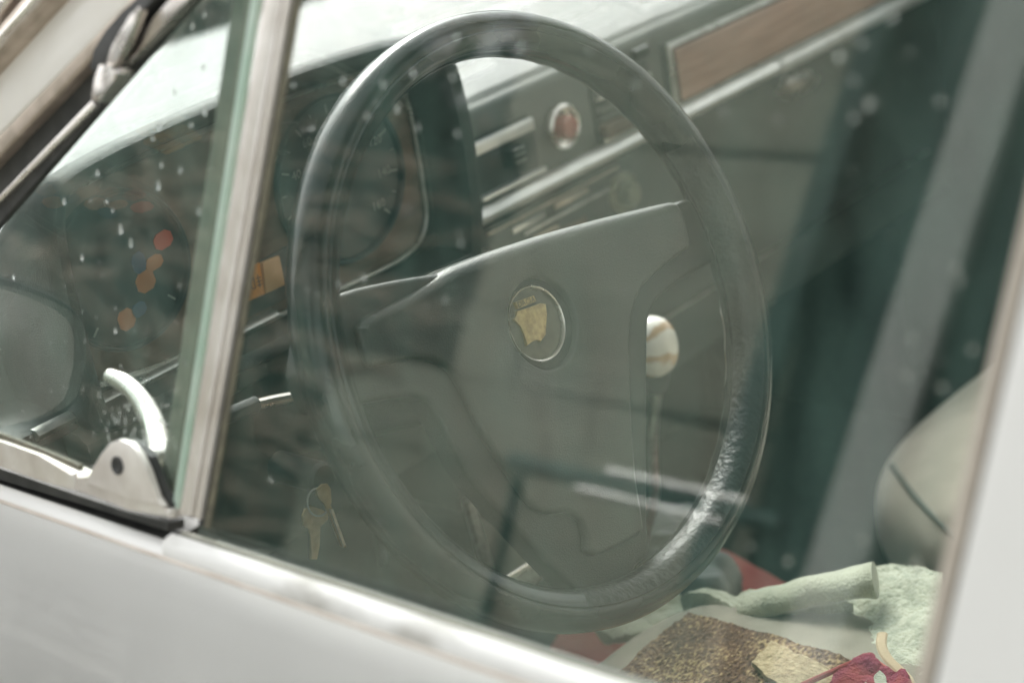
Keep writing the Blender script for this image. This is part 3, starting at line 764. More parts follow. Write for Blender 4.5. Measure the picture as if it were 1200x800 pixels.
# passenger side wood panel in its frame
fr = xz('veneer_frame', D3, .529, 1.06, -.0355, .027, -.002, .004, M['alu'], bev=.0018)
xz('frame_recess', D3, .534, 1.055, -.0325, .0235, .004, .0046, M['rust'], parent=fr, bev=0)
xz('wood_veneer', D3, .537, 1.052, -.0295, .0205, .0046, .0066, M['wood'], parent=fr, bev=.0006)
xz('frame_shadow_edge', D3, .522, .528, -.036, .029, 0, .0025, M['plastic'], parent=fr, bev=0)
# glovebox catch below strip
gc = empty('glovebox_catch', (.75, .3, -.1), dash)
dprism('catch_plate', YP(.314), [(917, 105), (925, 92), (950, 82), (962, 92), (955, 103), (932, 117), (920, 114)], 0, .012, M['chrome'], gc, bev=.003)
dprism('catch_lever', YP(.300), [(925, 103), (938, 96), (948, 94), (940, 104), (930, 108)], 0, .008, M['tan_trim'], gc, bev=.001)
bm = box(bmesh.new(), (.44, .311, -.24), (1.02, .3135, -.238), 0); obj('glovebox_seam', bm, M['alu'], dash, smooth=None)
# radio
radio = empty('radio', (.34, .31, -.13), dash)
RP = YP(.312)
xz('face', RP, .205, .462, -.120, -.060, -.002, .006, M['plastic'], parent=radio, rnd=.003)
for x0, x1, z0, z1, mm in ((.255, .44, -.0665, -.0645, 'tan_trim'), (.285, .330, -.076, -.071, 'alu'), (.345, .392, -.074, -.069, 'tan_trim'), (.300, .43, -.083, -.080, 'alu'), (.31, .345, -.092, -.088, 'tan_trim')):
    xz('tuning_bar', RP, x0, x1, z0, z1, .006, .0085, M[mm], parent=radio, bev=.0008)
xz('scale_window', RP, .275, .385, -.112, -.094, .006, .0072, M['dialwood'], parent=radio, bev=.0005)
for (kx, kz, rr) in ((.442, -.092, .021), (.238, -.080, .008), (.226, -.092, .010), (.246, -.098, .011), (.335, -.104, .006)):
    bm = bmesh.new()
    if rr > .015: lathe(bm, RP, kx, kz, [(rr, .006), (rr, .009), (rr - .0015, .010), (rr - .003, .008), (rr - .005, .008), (.011, .009), (.011, .020), (.009, .022), (0, .022)], 32)
    else: lathe(bm, RP, kx, kz, [(rr, .006), (rr, .016), (rr * .8, .019), (rr * .5, .0175), (0, .0175)], 24)
    obj('tuning_dial' if rr > .015 else 'knob', bm, M['olive'] if rr > .008 else M['alu'], radio)

# instrument binnacle -------------------------------------------------
binn = empty('instrument_binnacle', (-.01, .24, -.05), car)
B2 = YP(.22); B4 = YP(.24)
HL, HR, HT, HB = -.212, .178, .150, -.050
def hood_out(c, ex=0):
    P_ = [(HL - ex, .02), (HL - ex + .004, .10), (HL - ex + .012, .130), (HL + .03, HT + ex - .002), (-.02, HT + ex + .004), (.09, HT + ex + .001), (HR - .012, HT + ex - .010), (HR + ex, .105), (HR + ex + .002, .03), (HR + ex - .012, HB - ex + .004), (HR - .03, HB - ex), (-.02, HB - ex + .012), (HL + .01, HB - ex + .016), (HL - ex, HB + .03)]
    return smooth_poly(P_, 3)
o_out = hood_out(0); o_in = inset(o_out, .013)
if area2(o_out) < 0: o_out = o_out[::-1]
bm = bmesh.new(); k = len(o_out)
def ring_at(pts, y): return [bm.verts.new((a, y, b)) for a, b in pts]
rg = [ring_at([(a, b - .055 if b > .02 else b) for a, b in inset(o_out, .010)], .345), ring_at([(a, b - .012 if b > .02 else b) for a, b in inset(o_out, .001)], .268), ring_at(o_out, .232), ring_at(inset(o_out, .0012), .2235), ring_at(inset(o_out, .004), .2195), ring_at(inset(o_out, .008), .2195), ring_at(o_in, .223), ring_at(inset(o_out, .017), .262)]
for A, B in zip(rg, rg[1:]):
    for i in range(k): bm.faces.new((A[i], A[(i + 1) % k], B[(i + 1) % k], B[i]))
bm.faces.new(rg[-1]); bm.faces.new(rg[0][::-1])
obj('hood', bm, M['leather'], binn, smooth=40)
# brown instrument panel with bright rounded bezel
pan = smooth_poly([(-.194, -.010), (.085, -.026), (.118, -.022), (.134, -.010), (.139, .01), (.142, .09), (.135, .115), (.10, .127), (-.15, .127), (-.185, .115), (-.198, .09), (-.2, .01)], 3)
PB = YP(.262)
bm = bmesh.new(); prism(bm, PB, pan, -.002, .010, .001); panel = obj('instrument_panel', bm, M['dialwood'], binn)
kk_ = len(pan); rim3 = [PB.at(a, b, .012) for a, b in inset(pan, -.001)]
bm = tube(bmesh.new(), rim3, .0020, 6, closed=True); obj('panel_bezel', bm, M['alu'], binn)

def text_mesh(txt, size, place, m, name, parent, depth=.0003, align='CENTER'):
    """lettering as thin raised mesh; place(a,b) -> world point"""
    cu = bpy.data.curves.new('lettering', 'FONT'); cu.body = txt; cu.size = size; cu.align_x = align; cu.align_y = 'CENTER'; cu.resolution_u = 3
    to = bpy.data.objects.new('lettering', cu)
    COL.objects.link(to); dg = bpy.context.evaluated_depsgraph_get()
    me = bpy.data.meshes.new_from_object(to.evaluated_get(dg)); bpy.data.objects.remove(to)
    bm = bmesh.new(); bm.from_mesh(me)
    for v in bm.verts: v.co = place(v.co.x, v.co.y)
    bpy.data.meshes.remove(me)
    return obj(name, bm, m, parent, smooth=None)

def make_dial(name, cx, cz, r, marks):
    DP = YP(.252)
    bm = bmesh.new(); lathe(bm, DP, cx, cz, [(r, -.001), (r, .004), (r - .001, .0055), (r - .003, .005), (r - .004, .0015), (0, .0015)], 64)
    e = obj(name, bm, M['dial'], binn)
    bm = bmesh.new()
    for i in range(marks):
        an = R(225 - 270 * i / (marks - 1)); major = i % 2 == 0
        d = Vector((math.cos(an), math.sin(an))); t = Vector((-d.y, d.x)); r0, r1, w = r - (.013 if major else .010), r - .006, .0007 if major else .0004
        q = [d * r0 - t * w, d * r1 - t * w, d * r1 + t * w, d * r0 + t * w]
        prism(bm, DP, [(cx + p.x, cz + p.y) for p in q], .0015, .0021)
    tag(obj('tick_marks', bm, M['white_mark'], e, smooth=None), kind='stuff')
    return e, DP
spd, DP = make_dial('speedometer', .060, .055, .064, 17)
for i, t_ in enumerate(('0', '20', '40', '60', '80', '100', '120', '140', '160')):
    an = R(225 - 270 * i / 8); c_ = (.060 + math.cos(an) * .044, .055 + math.sin(an) * .044)
    text_mesh(t_, .0095, lambda a, b, c_=c_: DP.at(c_[0] + a, c_[1] + b, .0019), M['white_mark'], 'numeral', spd)
bm = bmesh.new(); lathe(bm, DP, .060, .055, [(.007, .0015), (.007, .006), (.005, .008), (0, .008)], 24); obj('needle_hub', bm, M['plastic'], spd)
bm = bmesh.new(); an = R(210); d = Vector((math.cos(an), math.sin(an))); t = Vector((-d.y, d.x))
prism(bm, DP, [(.060 + p.x, .055 + p.y) for p in (d * -.008 - t * .0012, d * .050 - t * .0004, d * .050 + t * .0004, d * -.008 + t * .0012)], .005, .0062); obj('needle', bm, M['white_mark'], spd, smooth=None)
eng, DP = make_dial('engine_gauge', -.143, .060, .055, 3)
# coloured temperature and fuel zones on the left dial
for (zx, zz_, w, h, mm) in ((-.113, .061, .013, .012, 'red_mark'), (-.124, .050, .012, .010, 'orange_mark'), (-.134, .052, .009, .014, 'blue_mark'), (-.135, .038, .013, .014, 'orange_mark'), (-.144, .024, .010, .010, 'blue_mark'), (-.156, .019, .011, .014, 'orange_mark')):
    bm = bmesh.new(); w *= 1.2; h *= 1.15; prism(bm, DP, smooth_poly([(zx, zz_), (zx + w, zz_ + .002), (zx + w * .9, zz_ + h), (zx - .001, zz_ + h - .002)], 1), .0015, .0022); obj('colour_zone', bm, M[mm], eng, smooth=None)
# warning lamps
wl = empty('warning_lamps', (-.035, .25, .0), binn)
PW = YP(.250)
dprism('lamp_bezel', PW, [(262, 330), (338, 288), (350, 343), (268, 384)], -.004, .0, M['plastic'], wl, .001)
dprism('fog_lamp_lens', PW, [(285, 317), (305, 308), (311, 345), (289, 354)], 0, .0035, M['orange'], wl, .001)
dprism('blank_lens', PW, [(308, 308), (328, 300), (335, 334), (313, 344)], 0, .0035, M['pale_orange'], wl, .001)
dprism('lamp_bezel', PW, [(232, 348), (280, 322), (287, 358), (240, 380)], -.003, .001, M['plastic'], wl, .001)
ca, cb = PW.ab(299, 331, .0035)
bm = bmesh.new()
arc = [PW.at(ca - .001 + .0042 * math.cos(R(a)), cb + .0042 * math.sin(R(a)), .0037) for a in range(90, 275, 15)]
tube(bm, arc + [arc[0]], .0004, 5)
for k in (-1, 0, 1): tube(bm, [PW.at(ca + .0008, cb + k * .0026, .0037), PW.at(ca + .0060, cb + k * .0026 - .0006, .0037)], .00035, 5)
tube(bm, [PW.at(ca + .0034, cb + .005, .0037), PW.at(ca + .0034, cb - .005, .0037)], .00035, 5)
obj('fog_lamp_symbol', bm, M['plastic'], wl)
# bright edge under the binnacle and padded shelf
xprof('shelf_trim', [(.248, -.022), (.244, -.020), (.243, -.017), (.246, -.014), (.252, -.014)], -.240, -.030, M['alu'])
xprof('shelf_trim', [(.256, -.020), (.250, -.0285), (.2485, -.0265), (.254, -.018)], -.250, -.060, M['rust'])
xprof('shelf_pad', [(.262, -.056), (.240, -.055), (.232, -.050), (.232, -.034), (.240, -.028), (.262, -.026)], -.215, -.06, M['dash'])

# ------------------------------------------------------------------ column, stalk, lever
colm = empty('steering_column', (0, .2, -.1), car)
ax = -WH.n
def colp(t, u, v): return ax * t + Vector((1, 0, 0)) * u + WH.e2 * v
bm = bmesh.new()
shp = smooth_poly([(-.052, -.048), (.052, -.048), (.054, .010), (.040, .030), (-.044, .030), (-.054, .010)], 2)
rings = []
for t, sc in ((.05, .72), (.075, .86), (.10, .96), (.13, 1.0), (.30, 1.06)):
    rings.append([bm.verts.new(colp(t, a * sc, b * sc)) for a, b in shp])
for A, B in zip(rings, rings[1:]):
    for i in range(len(shp)): bm.faces.new((A[i], A[(i + 1) % len(shp)], B[(i + 1) % len(shp)], B[i]))
bm.faces.new(rings[0][::-1]); bm.faces.new(rings[-1])
obj('shroud', bm, M['leather'], colm, 40)
bm = tube(bmesh.new(), [colp(.012, 0, 0), colp(.06, 0, 0)], .030, 24); obj('hub_boss', bm, M['plastic'], colm)
S12 = YP(.10)
p0, p1 = colp(.12, -.03, -.01), S12.hit(262, 489)
bm = tube(bmesh.new(), curve_pts([p0, p0 * .5 + p1 * .5 + Vector((0, -.006, .004)), S12.hit(306, 470), p1], 2), [.0035] * 13, 10)
obj('indicator_stalk', bm, M['chrome'], colm)
bm = tube(bmesh.new(), [S12.hit(250, 494), S12.hit(300, 473)], .0052, 12); obj('stalk_grip', bm, M['plastic'], colm)
# gear lever
gl_ = empty('gear_lever', (.20, .1, -.15), car)
kc = YP(.12).hit(765, 406)
KN = Plane(kc, (1, 0, 0), (0, 0, 1))
bm = bmesh.new(); superbox(bm, kc, (.0200, .0200, .0255), 2.25, 32, 20); obj('knob', bm, M['knob'], gl_)
bm = bmesh.new(); tube(bm, [kc + Vector((0, 0, -.020)), kc + Vector((.001, .003, -.040))], [.012, .008], 16); obj('knob_collar', bm, M['plastic'], gl_)
bm = tube(bmesh.new(), curve_pts([kc + Vector((0, 0, -.030)), kc + Vector((.003, .02, -.09)), kc + Vector((.03, .05, -.18)), (.29, .26, -.44)], 2), .0050, 10); obj('shaft', bm, M['steel'], gl_)
# brackets and pedals under the dash
pd = empty('pedal_box', (.05, .3, -.5), car)
Y3 = YP(.20)
def stick(name, a, b, r_, P, m, parent=pd, sq=None, seg=8): return obj(name, tube(bmesh.new(), [P.hit(*a), P.hit(*b)], r_, seg, squash=sq), m, parent)
stick('pedal_arm', (548, 585), (578, 690), .0055, Y3, M['steel'])
stick('pedal_arm', (430, 540), (450, 660), .005, YP(.3), M['plastic'])
dprism('bracket', YP(.16), [(566, 694), (636, 652), (655, 664), (600, 705)], -.004, .0, M['steel'], pd)
dprism('bracket_edge', YP(.16), [(568, 691), (634, 651), (638, 655), (573, 696)], 0, .003, M['chrome'], pd)
dprism('side_plate', YP(.21), [(556, 600), (640, 655), (575, 690)], -.003, 0, M['beige_dark'], pd)

# ------------------------------------------------------------------ steering wheel
sw = empty('steering_wheel', (0, 0, -.05), car)
MAJ = .1863
sect = [(.0138, 0), (.0134, .006), (.0108, .0112), (.006, .0140), (.0, .0150), (-.0008, .0142), (-.0016, .0142), (-.0024, .0150), (-.0085, .0128), (-.0122, .0090), (-.0138, .0040), (-.0140, -.004),
        (-.0130, -.010), (-.0100, -.0150), (-.004, -.0175), (.003, -.0172), (.0090, -.0145), (.0125, -.0085)]
bm = bmesh.new(); NS = 160; rings = []
for i in range(NS):
    th = 2 * math.pi * i / NS; rr = Vector((math.cos(th), math.sin(th)))
    rings.append([bm.verts.new(WH.at(rr.x * (MAJ + a), rr.y * (MAJ + a), b + .0006 * math.sin(40 * th) * (1 if b < -.008 else 0))) for a, b in sect])
for i in range(NS):
    A, B = rings[i], rings[(i + 1) % NS]
    for k in range(len(sect)):
        f = bm.faces.new((A[k], A[(k + 1) % len(sect)], B[(k + 1) % len(sect)], B[k]))
        th = 2 * math.pi * (i + .5) / NS
        f.material_index = 1 if (7 <= k <= 10 and (math.sin(th) < .35 and math.cos(th) > -.45)) else 0
obj('rim', bm, [M['rim'], M['grip']], sw, 60)
def wpx(pix, off): return [WH.ab(x, y, off) for x, y in pix]
pad_px = [(414, 384), (424, 368), (480, 341), (530, 311), (590, 289), (650, 270), (710, 254), (768, 240), (791, 235), (799, 256), (807, 291), (780, 309), (750, 336), (738, 365), (735, 400), (737, 480), (742, 560), (753, 624),
          (724, 640), (694, 653), (682, 646), (683, 630), (677, 610), (660, 600), (640, 604), (622, 598), (590, 553), (560, 505), (541, 462), (525, 435), (505, 423), (480, 421), (455, 427), (430, 432), (421, 408)]
def tight(pts, it=2, corner=.12):
    for _ in range(it):
        q = []
        for i in range(len(pts)):
            a, b = pts[i], pts[(i + 1) % len(pts)]
            q.append((a[0] * (1 - corner) + b[0] * corner, a[1] * (1 - corner) + b[1] * corner)); q.append((a[0] * corner + b[0] * (1 - corner), a[1] * corner + b[1] * (1 - corner)))
        pts = q; corner = .25
    return pts
PF = -.002
ba, bb = WH.ab(638, 378, PF)
bm = cushion(WH, tight(wpx(pad_px, PF - .004)), PF - .026, PF, .0042, 8, hole=(ba, bb, .0300, .007), top_r=.012)
obj('hub_pad', bm, M['pad'], sw, 50)
base_px = [(362, 372), (372, 352), (420, 337), (468, 327), (530, 318), (600, 298), (700, 266), (770, 250), (800, 234), (828, 232), (850, 262), (846, 300), (825, 313), (795, 330), (768, 352), (758, 374), (757, 480), (757, 600), (760, 650),
           (742, 665), (742, 716), (690, 722), (674, 693), (640, 660), (600, 617), (545, 556), (512, 490), (498, 468), (478, 463), (420, 474), (370, 484), (352, 440)]
bm = cushion(WH, tight(wpx(base_px, -.010)), -.026, -.0075, .0045, 5)
obj('spoke_plate', bm, M['spoke'], sw, 50)
# bright-edged lower bracket where the spoke meets the rim
bm = cushion(WH, tight(wpx([(688, 664), (742, 632), (750, 648), (735, 668), (700, 690), (678, 690)], -.008)), -.018, -.008, .002, 3); obj('spoke_foot', bm, M['plastic'], sw)
# emblem: chrome ring, gold shield under a name bar
BO = PF - .007
ea, eb_ = WH.ab(629, 379, BO + .004)
em = empty('emblem', WH.at(ea, eb_, BO), sw)
for o_ in (em,): pass
def to_sw(name, bm, m, sm=30): return obj(name, bm, m, sw, sm)
bm = bmesh.new(); lathe(bm, WH, ea, eb_, [(.0250, BO), (.0250, BO + .0035), (.0243, BO + .0046), (.0234, BO + .0040), (.0230, BO + .002)], 56)
ring = to_sw('emblem_ring', bm, M['chrome'])
bm = bmesh.new(); lathe(bm, WH, ea, eb_, [(.0232, BO), (.0232, BO + .0018), (.0, BO + .0024)], 48); ground_ = to_sw('emblem_disc', bm, M['badge_bg'])
for o_ in (ring, ground_):
    pass
bpy.data.objects.remove(em); 
def ipx(pix, off): return [WH.ab(x, y, off) for x, y in pix]
bm = bmesh.new(); prism(bm, WH, ipx([(604, 354), (626, 346), (629, 353), (607, 362)], BO + .0042), BO + .001, BO + .0042, .0004); to_sw('emblem_name_bar', bm, M['gold'])
bm = bmesh.new(); prism(bm, WH, ipx([(606, 364), (618, 361), (634, 355), (640, 356), (641, 368), (640, 392), (634, 400), (629, 397), (624, 400), (618, 405), (615, 392), (611, 382), (602, 374), (606, 370)], BO + .0042), BO + .001, BO + .0042, .0005); to_sw('emblem_shield', bm, M['gold'])
la_, lb_ = WH.ab(616.5, 354, BO + .0044); ang = math.atan2(WH.ab(626, 350, BO + .004)[1] - WH.ab(606, 357.5, BO + .004)[1], WH.ab(626, 350, BO + .004)[0] - WH.ab(606, 357.5, BO + .004)[0])
text_mesh('DACIA', .0052, lambda a, b: WH.at(la_ + a * math.cos(ang) - b * math.sin(ang), lb_ + a * math.sin(ang) + b * math.cos(ang), BO + .0046), M['badge_bg'], 'emblem_lettering', sw)

# ------------------------------------------------------------------ keys in the ignition
YK = YP(.115)
kt = YK.hit(378, 566)
keys = tag(empty('bunch_of_keys', kt + Vector((0, 0, -.06))), 'brass keys hanging from the ignition left of the steering column', 'keys')
def kpoly(name, pix, P, m, th=.0016):
    bm = bmesh.new(); prism(bm, P, [P.ab(x, y) for x, y in pix], -th / 2, th / 2, .0003, 1); return obj(name, bm, m, keys)
kpoly('key', [(371, 573), (377, 567), (383, 566), (387, 572), (388, 588), (386, 591), (405, 640), (402, 641), (399, 639), (380, 590), (375, 586), (371, 580)], YK, M['brass'])
kpoly('key_shank', [(386, 596), (390, 596), (405, 638), (402, 641)], YP(.112), M['steel'], .0012)
kpoly('key', [(357, 596), (364, 592), (378, 597), (384, 601), (384, 608), (378, 614), (374, 616), (374, 640), (371, 655), (364, 655), (364, 628), (361, 618), (355, 616), (354, 604)], YP(.122), M['brass'])
bm = bmesh.new(); rc = YP(.118).hit(373, 588)
tube(bm, [rc + Vector((.009 * math.cos(a), .002 * math.sin(a), .009 * math.sin(a))) for a in [2 * math.pi * i / 20 for i in range(20)]], .0007, 6, closed=True); obj('key_ring', bm, M['steel'], keys)
bm = bmesh.new(); ka, kb = YK.ab(386, 562); lathe(bm, YK, ka, kb, [(.011, -.05), (.011, -.008), (.009, -.005), (0, -.005)], 24); obj('ignition_lock', bm, M['plastic'], colm)
# ------------------------------------------------------------------ seats
ds = empty('driver_seat', (-.02, -.2, -.66), car)
bm = superbox(bmesh.new(), (-.025, -.195, -.362), (.215, .262, .085), 4.5, 56, 28, fn=lambda p: Vector((p.x, p.y, p.z + (.006 * noise.noise(p * 14) if p.z > -.33 else 0)))); obj('seat_cushion', bm, M['canvas'], ds)
bm = superbox(bmesh.new(), (-.035, -.56, -.16), (.205, .07, .34), 4.5, 48, 28, fn=lambda p: p + Vector((0, -.28 * (p.z + .3), 0))); obj('backrest', bm, M['canvas'], ds)
bm = box(bmesh.new(), (-.20, -.40, -.66), (.13, .0, -.43), .02); obj('seat_base', bm, M['beige_dark'], ds)
psn = empty('passenger_seat', (.66, -.2, -.66), car)
def pfn(p):
    p = p.copy()
    if p.z > -.38: p.z += .035 * max(0, (.02 - p.y)) / .2 * (1 if p.y > -.18 else 1)
    return p
PC = Vector((.66, -.134, -.424))
bm = superbox(bmesh.new(), PC, (.245, .262, .080), 3.0, 96, 48, fn=pfn)
from mathutils.bvhtree import BVHTree
tree = BVHTree.FromBMesh(bm); loop = []
for q in ((1100, 462), (1075, 462), (1057, 472), (1046, 486), (1041, 503), (1040, 524), (1046, 546), (1064, 572), (1086, 597), (1112, 622), (1140, 645)):
    h_ = tree.ray_cast(CAM, ray(*q).normalized())
    if h_[0]: loop.append(h_[0] + h_[1] * .001)
obj('seat_cushion', bm, M['beige'], psn)
bm = tube(bmesh.new(), curve_pts(loop, 2), .0030, 8); obj('piping', bm, M['piping'], psn)
bm = box(bmesh.new(), (.44, -.42, -.66), (.88, .035, -.415), .02); obj('seat_base', bm, M['beige_dark'], psn)
bm = superbox(bmesh.new(), (.66, -.60, -.14), (.225, .075, .32), 4.0, 48, 28, fn=lambda p: p + Vector((0, -.28 * (p.z + .3), 0))); obj('backrest', bm, M['beige'], psn)

# ------------------------------------------------------------------ loose things on the seats
def zsheet(pix, z, nu, nv, th, bumpf, freq):
    """cloth lying at height z: pix = four photograph corners (around), read off on that level"""
    P = ZP(0.0)
    c = []
    for (x, y), zc in zip(pix, z if isinstance(z, (list, tuple)) else [z] * 4):
        d = ray(x, y); t = (zc - CAM.z) / d.z; c.append(CAM + d * t)
    def fn(u, v):
        p = (c[0] * (1 - u) + c[1] * u) * (1 - v) + (c[3] * (1 - u) + c[2] * u) * v
        q = Vector((p.x * freq, p.y * freq, 1.7)); 
        e = min(u, 1 - u, v, 1 - v)
        wob = Vector((noise.noise(q * 1.7 + Vector((3, 0, 0))), noise.noise(q * 1.7 + Vector((0, 9, 0))), 0)) * .0025
        return p + wob + Vector((0, 0, bumpf * noise.noise(q) + .15 * bumpf * noise.noise(q * 5)))
    return sheet(fn, nu, nv, th)
kb_ = zsheet([(690, 822), (806, 719), (1006, 778), (900, 960)], [-.271, -.2725, -.2735, -.269], 110, 100, .006, .0022, 26)
for v in kb_.verts:
    v.co += Vector((0, 0, .0010 * noise.noise(v.co * 520) + .0006 * noise.noise(v.co * 190)))
cover = tag(obj('seat_cover', kb_, M['knit']), 'brown tufted throw lying on the driver seat cushion', 'throw')
bm = zsheet([(880, 780), (905, 752), (985, 792), (965, 845)], -.2660, 40, 36, .004, .0012, 60)
tag(obj('straw_patch', bm, M['knit_pale'], cover)) 
tw = tag(empty('green_towel', (.22, -.08, -.30)), 'pale green terry towel heaped between the seats with one rolled fold', 'towel')
bm = zsheet([(950, 715), (1035, 668), (1108, 676), (1090, 830)], [-.305, -.285, -.285, -.285], 110, 110, .016, .010, 20)
for v in bm.verts: v.co += Vector((0, 0, .0009 * noise.noise(v.co * 420)))
obj('terry_panel', bm, M['terry'], tw)
rp0, rp1 = ZP(-.284).hit(868, 714), ZP(-.262).hit(1026, 678)
mid = (rp0 + rp1) / 2 + Vector((0, 0, .002))
pts_ = curve_pts([rp0, mid, rp1], 3); k = len(pts_)
bm = bmesh.new(); tube(bm, pts_, [.012 + .003 * i / (k - 1) + .0008 * noise.noise(Vector((i * .7, 0, 0))) for i in range(k)], 18, squash=(1.15, .72))
for v in bm.verts: v.co += Vector((0, 0, .0030 * noise.noise(v.co * 45) + .0007 * noise.noise(v.co * 400)))
obj('rolled_fold', bm, M['terry_flat'], tw)
bm = zsheet([(800, 708), (965, 690), (1000, 705), (880, 722)], [-.300, -.278, -.278, -.284], 50, 24, .014, .010, 35); obj('flat_fold', bm, M['terry_flat'], tw)
bm = zsheet([(700, 745), (770, 690), (822, 705), (780, 755)], [-.335, -.335, -.33, -.33], 40, 30, .012, .016, 30)
tag(obj('folded_towel', bm, M['terry_flat']), 'small crumpled green towel below the steering wheel rim', 'towel')
bm = box(bmesh.new(), (.185, -.42, -.44), (.36, .0, -.365), .02, 3); obj('armrest_box', bm, M['beige_dark'], car)

bm = zsheet([(640, 770), (752, 595), (985, 722), (800, 800)], [-.43, -.425, -.42, -.43], 50, 40, .01, .008, 12)
tag(obj('red_blanket', bm, M['red_cloth']), 'faded red blanket lying between the front seats', 'blanket')
# grey satin bag with folds
def satin(c, s_, rot):
    bm = bmesh.new(); Rz = Matrix.Rotation(rot, 3, 'Z')
    superbox(bm, (0, 0, 0), s_, 2.4, 48, 30, fn=lambda p: Vector(c) + Rz @ (p * (1 + .16 * math.sin(p.x * 190 + 6 * noise.noise(p * 20)) + .10 * noise.noise(p * 60))))
    return bm
bagp = ZP(-.385).hit(785, 645)
sb = tag(empty('satin_bag', bagp + Vector((0, 0, -.045))), 'crumpled shiny grey bag on the red blanket beyond the wheel', 'bag')
obj('bag_body', satin(bagp + Vector((0, 0, .0)), (.050, .035, .035), .5), M['satin'], sb)
b2p = ZP(-.39).hit(825, 690); obj('bag_flap', satin(b2p, (.032, .028, .028), .2), M['satin'], sb)
# magenta crocheted cloth with pale patches and a beige strap
mg = zsheet([(930, 830), (1016, 771), (1064, 797), (1090, 860)], -.256, 40, 30, .008, .007, 60)
pk = tag(obj('magenta_cloth', mg, M['pink_cloth']), 'magenta woven cloth on the driver seat at the lower right', 'cloth')
bm = tube(bmesh.new(), curve_pts([ZP(-.258).hit(940, 802), ZP(-.256).hit(985, 782), ZP(-.254).hit(1019, 767), ZP(-.256).hit(1030, 778), ZP(-.258).hit(1060, 797)], 2), .0019, 8); obj('corded_edge', bm, M['red_cloth'], pk)
for q in ([(985, 808), (1000, 795), (1015, 800), (1020, 815)], [(1022, 795), (1032, 786), (1042, 800), (1035, 812)]):
    bm = zsheet(q, -.253, 10, 8, .003, .002, 60); obj('pale_patch', bm, M['terry'], pk)
sp_ = [ZP(-.255).hit(*q) for q in ((1034, 742), (1032, 757), (1040, 772), (1055, 785), (1068, 800), (1075, 830))]
bm = tube(bmesh.new(), curve_pts(sp_, 2), .0030, 8, squash=(1.2, .5)); tag(obj('beige_strap', bm, mat('beige_webbing', (.50, .40, .27), .9, bump=.5, bscale=400)), 'twisted beige strap beside the magenta cloth', 'strap')

# ------------------------------------------------------------------ outside mirror (seen reflected in the vent glass)
def mirrored(p):
    d = (p - GL.o).dot(GL.n); return p - GL.n * (2 * d)
dm = empty('door_mirror', (-.45, .25, .0), car)
VP_ = GL.hit(60, 400) + ray(60, 400).normalized() * .17
e1 = (CR - CB * .65).normalized(); vp = Plane(VP_, e1, CU - CB * .12)
def vpx(pix): return [vp.ab(x, y) for x, y in pix]
out = smooth_poly(vpx([(-150, 330), (-80, 318), (0, 316), (50, 330), (95, 350), (118, 372), (122, 410), (116, 450), (105, 480), (60, 505), (-40, 520), (-150, 515), (-185, 430)]), 3)
if area2(out) < 0: out = out[::-1]
def mring(bm, pts, off): return [bm.verts.new(mirrored(vp.at(a, b, off))) for a, b in pts]
bm = bmesh.new(); rg = [mring(bm, inset(out, .0075), -.0), mring(bm, inset(out, .002), .004), mring(bm, out, .0), mring(bm, inset(out, .004), -.03), mring(bm, inset(out, .02), -.05)]
for A, B in zip(rg, rg[1:]):
    for i in range(len(out)): bm.faces.new((A[i], A[(i + 1) % len(out)], B[(i + 1) % len(out)], B[i]))
bm.faces.new(rg[-1])
obj('housing', bm, M['rubber'], dm, 50)
bm = bmesh.new(); bm.faces.new(mring(bm, inset(out, .006), -.0005)); bm.faces.new(mring(bm, inset(out, .006), -.003)); obj('mirror_face', bm, M['mirror'], dm, None)
cc = mirrored(vp.at(*[sum(p[i] for p in out) / len(out) for i in (0, 1)], -.045))
bm = tube(bmesh.new(), curve_pts([cc, cc + Vector((.02, .0, -.09)), (-.362, cc.y + .02, -.012)], 2), .008, 10); obj('stalk', bm, M['chrome'], dm)
# added rail, invented to give the bright streaks reflected in the door glass
for y_ in (1.02, 1.52):
    bm = tube(bmesh.new(), [(-2.4, y_, GZ), (-2.4, y_, .12)], .012, 10); obj('post', bm, M['dark_post'], rail)
for z_, y0_, y1_ in ((.105, 1.02, 1.36), (.150, .98, 1.30)):
    bm = tube(bmesh.new(), [(-2.39, y0_, z_), (-2.39, y1_, z_)], .009, 10); obj('bar', bm, M['strip'], rail)
bm = tube(bmesh.new(), [(-2.4, .9, .125), (-2.4, 1.55, .125)], .020, 10); obj('rail', bm, M['dark_post'], rail)

# ------------------------------------------------------------------ rain drops on the glass
def drop(bm, px, py, off, r, runlen=0):
    a, b = GL.ab(px, py, off)
    n_, m_ = 10, 4
    rings = []
    for j in range(m_ + 1):
        ph = j / m_ * math.pi / 2; rr = r * math.cos(ph); hh = off + r * .45 * math.sin(ph)
        if j == m_: rings.append([bm.verts.new(GL.at(a, b, hh))])
        else:
            rg_ = []
            for k_ in range(n_):
                t_ = 2 * math.pi * k_ / n_; db = math.sin(t_) * rr
                if db > 0 and runlen: db *= 1 + runlen
                rg_.append(bm.verts.new(GL.at(a + math.cos(t_) * rr, b + db, hh)))
            rings.append(rg_)
    for A, B in zip(rings, rings[1:]):
        for k_ in range(n_):
            if len(B) == 1: bm.faces.new((A[k_], A[(k_ + 1) % n_], B[0]))
            else: bm.faces.new((A[k_], A[(k_ + 1) % n_], B[(k_ + 1) % n_], B[k_]))
    bm.faces.new(rings[0][::-1])
random.seed(11)
bm = bmesh.new()
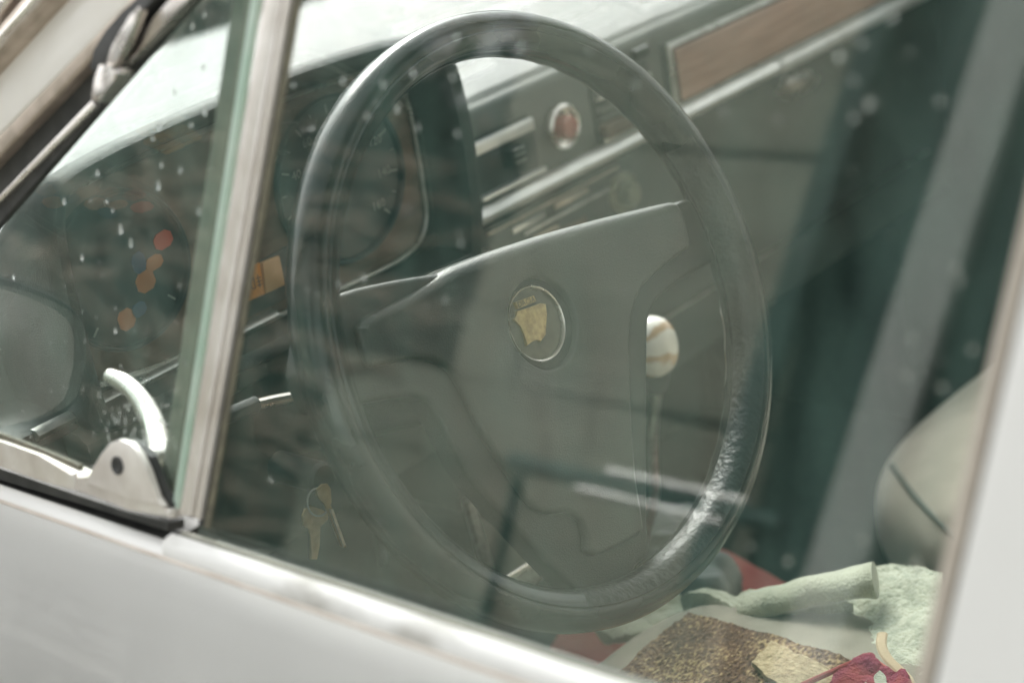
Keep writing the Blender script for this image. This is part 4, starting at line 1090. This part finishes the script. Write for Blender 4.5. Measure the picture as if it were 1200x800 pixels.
main = [(344, 100, 3.4), (402, 95, 4.2), (484, 86, 4.6), (449, 99, 4), (465, 128, 4.6), (430, 137, 3.6), (535, 43, 4.4), (530, 90, 4), (610, 55, 3.6), (536, 157, 4), (490, 150, 3.4), (426, 325, 4.6), (397, 332, 4), (540, 285, 4),
        (365, 150, 4.2), (357, 152, 2.6), (317, 562, 4), (522, 352, 4), (1010, 50, 4), (1016, 125, 4.4), (1001, 138, 4.2), (1022, 120, 4), (983, 66, 4.6), (1000, 93, 3.4), (1045, 20, 4.4), (1120, 315, 4.4), (1125, 330, 3.8), (1105, 455, 5), (1140, 410, 4), (1063, 440, 4.4),
        (1150, 490, 4), (924, 658, 5), (1074, 663, 5.4), (1012, 632, 4), (1090, 630, 3.6), (880, 640, 3.6), (913, 140, 3.2), (848, 131, 3.6), (985, 65, 3), (745, 100, 3.2), (690, 60, 3), (1102, 118, 4), (1070, 398, 3.6), (735, 340, 2.8)]
for x, y, r_ in main: drop(bm, x, y, .0022, r_ * .00027, random.choice([0, 0, 0, .5, 1.0]))
for _ in range(90):
    x, y = random.uniform(260, 1150), random.uniform(0, 720)
    if y > 600 + (x - 200) * .33: continue
    drop(bm, x, y, .0022, random.uniform(.6, 1.5) * .00034, random.choice([0, 1.5, 2.5]))
vmain = [(226, 33, 3), (187, 150, 3.6), (179, 163, 2.4), (240, 132, 3.4), (224, 147, 2.6), (114, 204, 3), (75, 237, 3), (189, 194, 2.6), (211, 200, 2.6), (185, 219, 4), (141, 270, 4), (153, 287, 3), (96, 303, 3), (125, 236, 2.4), (132, 247, 2.4), (233, 248, 3.2), (238, 82, 2.6),
         (16, 325, 3), (154, 287, 2.6), (135, 388, 3), (205, 110, 2), (240, 18, 3)]
for x, y, r_ in vmain: drop(bm, x, y, .0067, r_ * .00040, random.choice([.6, 1.2, 2.2]))
for _ in range(130):
    x, y = random.uniform(0, 270), random.uniform(60, 580)
    if y < 250 - x * 1.1 + 30 or x > 285 - .155 * y: continue
    if y < 380 and random.random() < .6: continue
    drop(bm, x, y, .0067, random.uniform(.5, 1.5) * .00042, random.choice([0, 1.5, 3.0]))
for _ in range(70):
    x, y = random.gauss(150, 26), random.gauss(500, 18)
    drop(bm, x, y, .0067, random.uniform(.8, 2.0) * .00042, random.choice([0, 1.5, 3.0]))
tag(obj('water_drops', bm, M['drop'], None, 60), 'rain drops and short runs of water scattered over the side windows', 'water drops', kind='stuff')
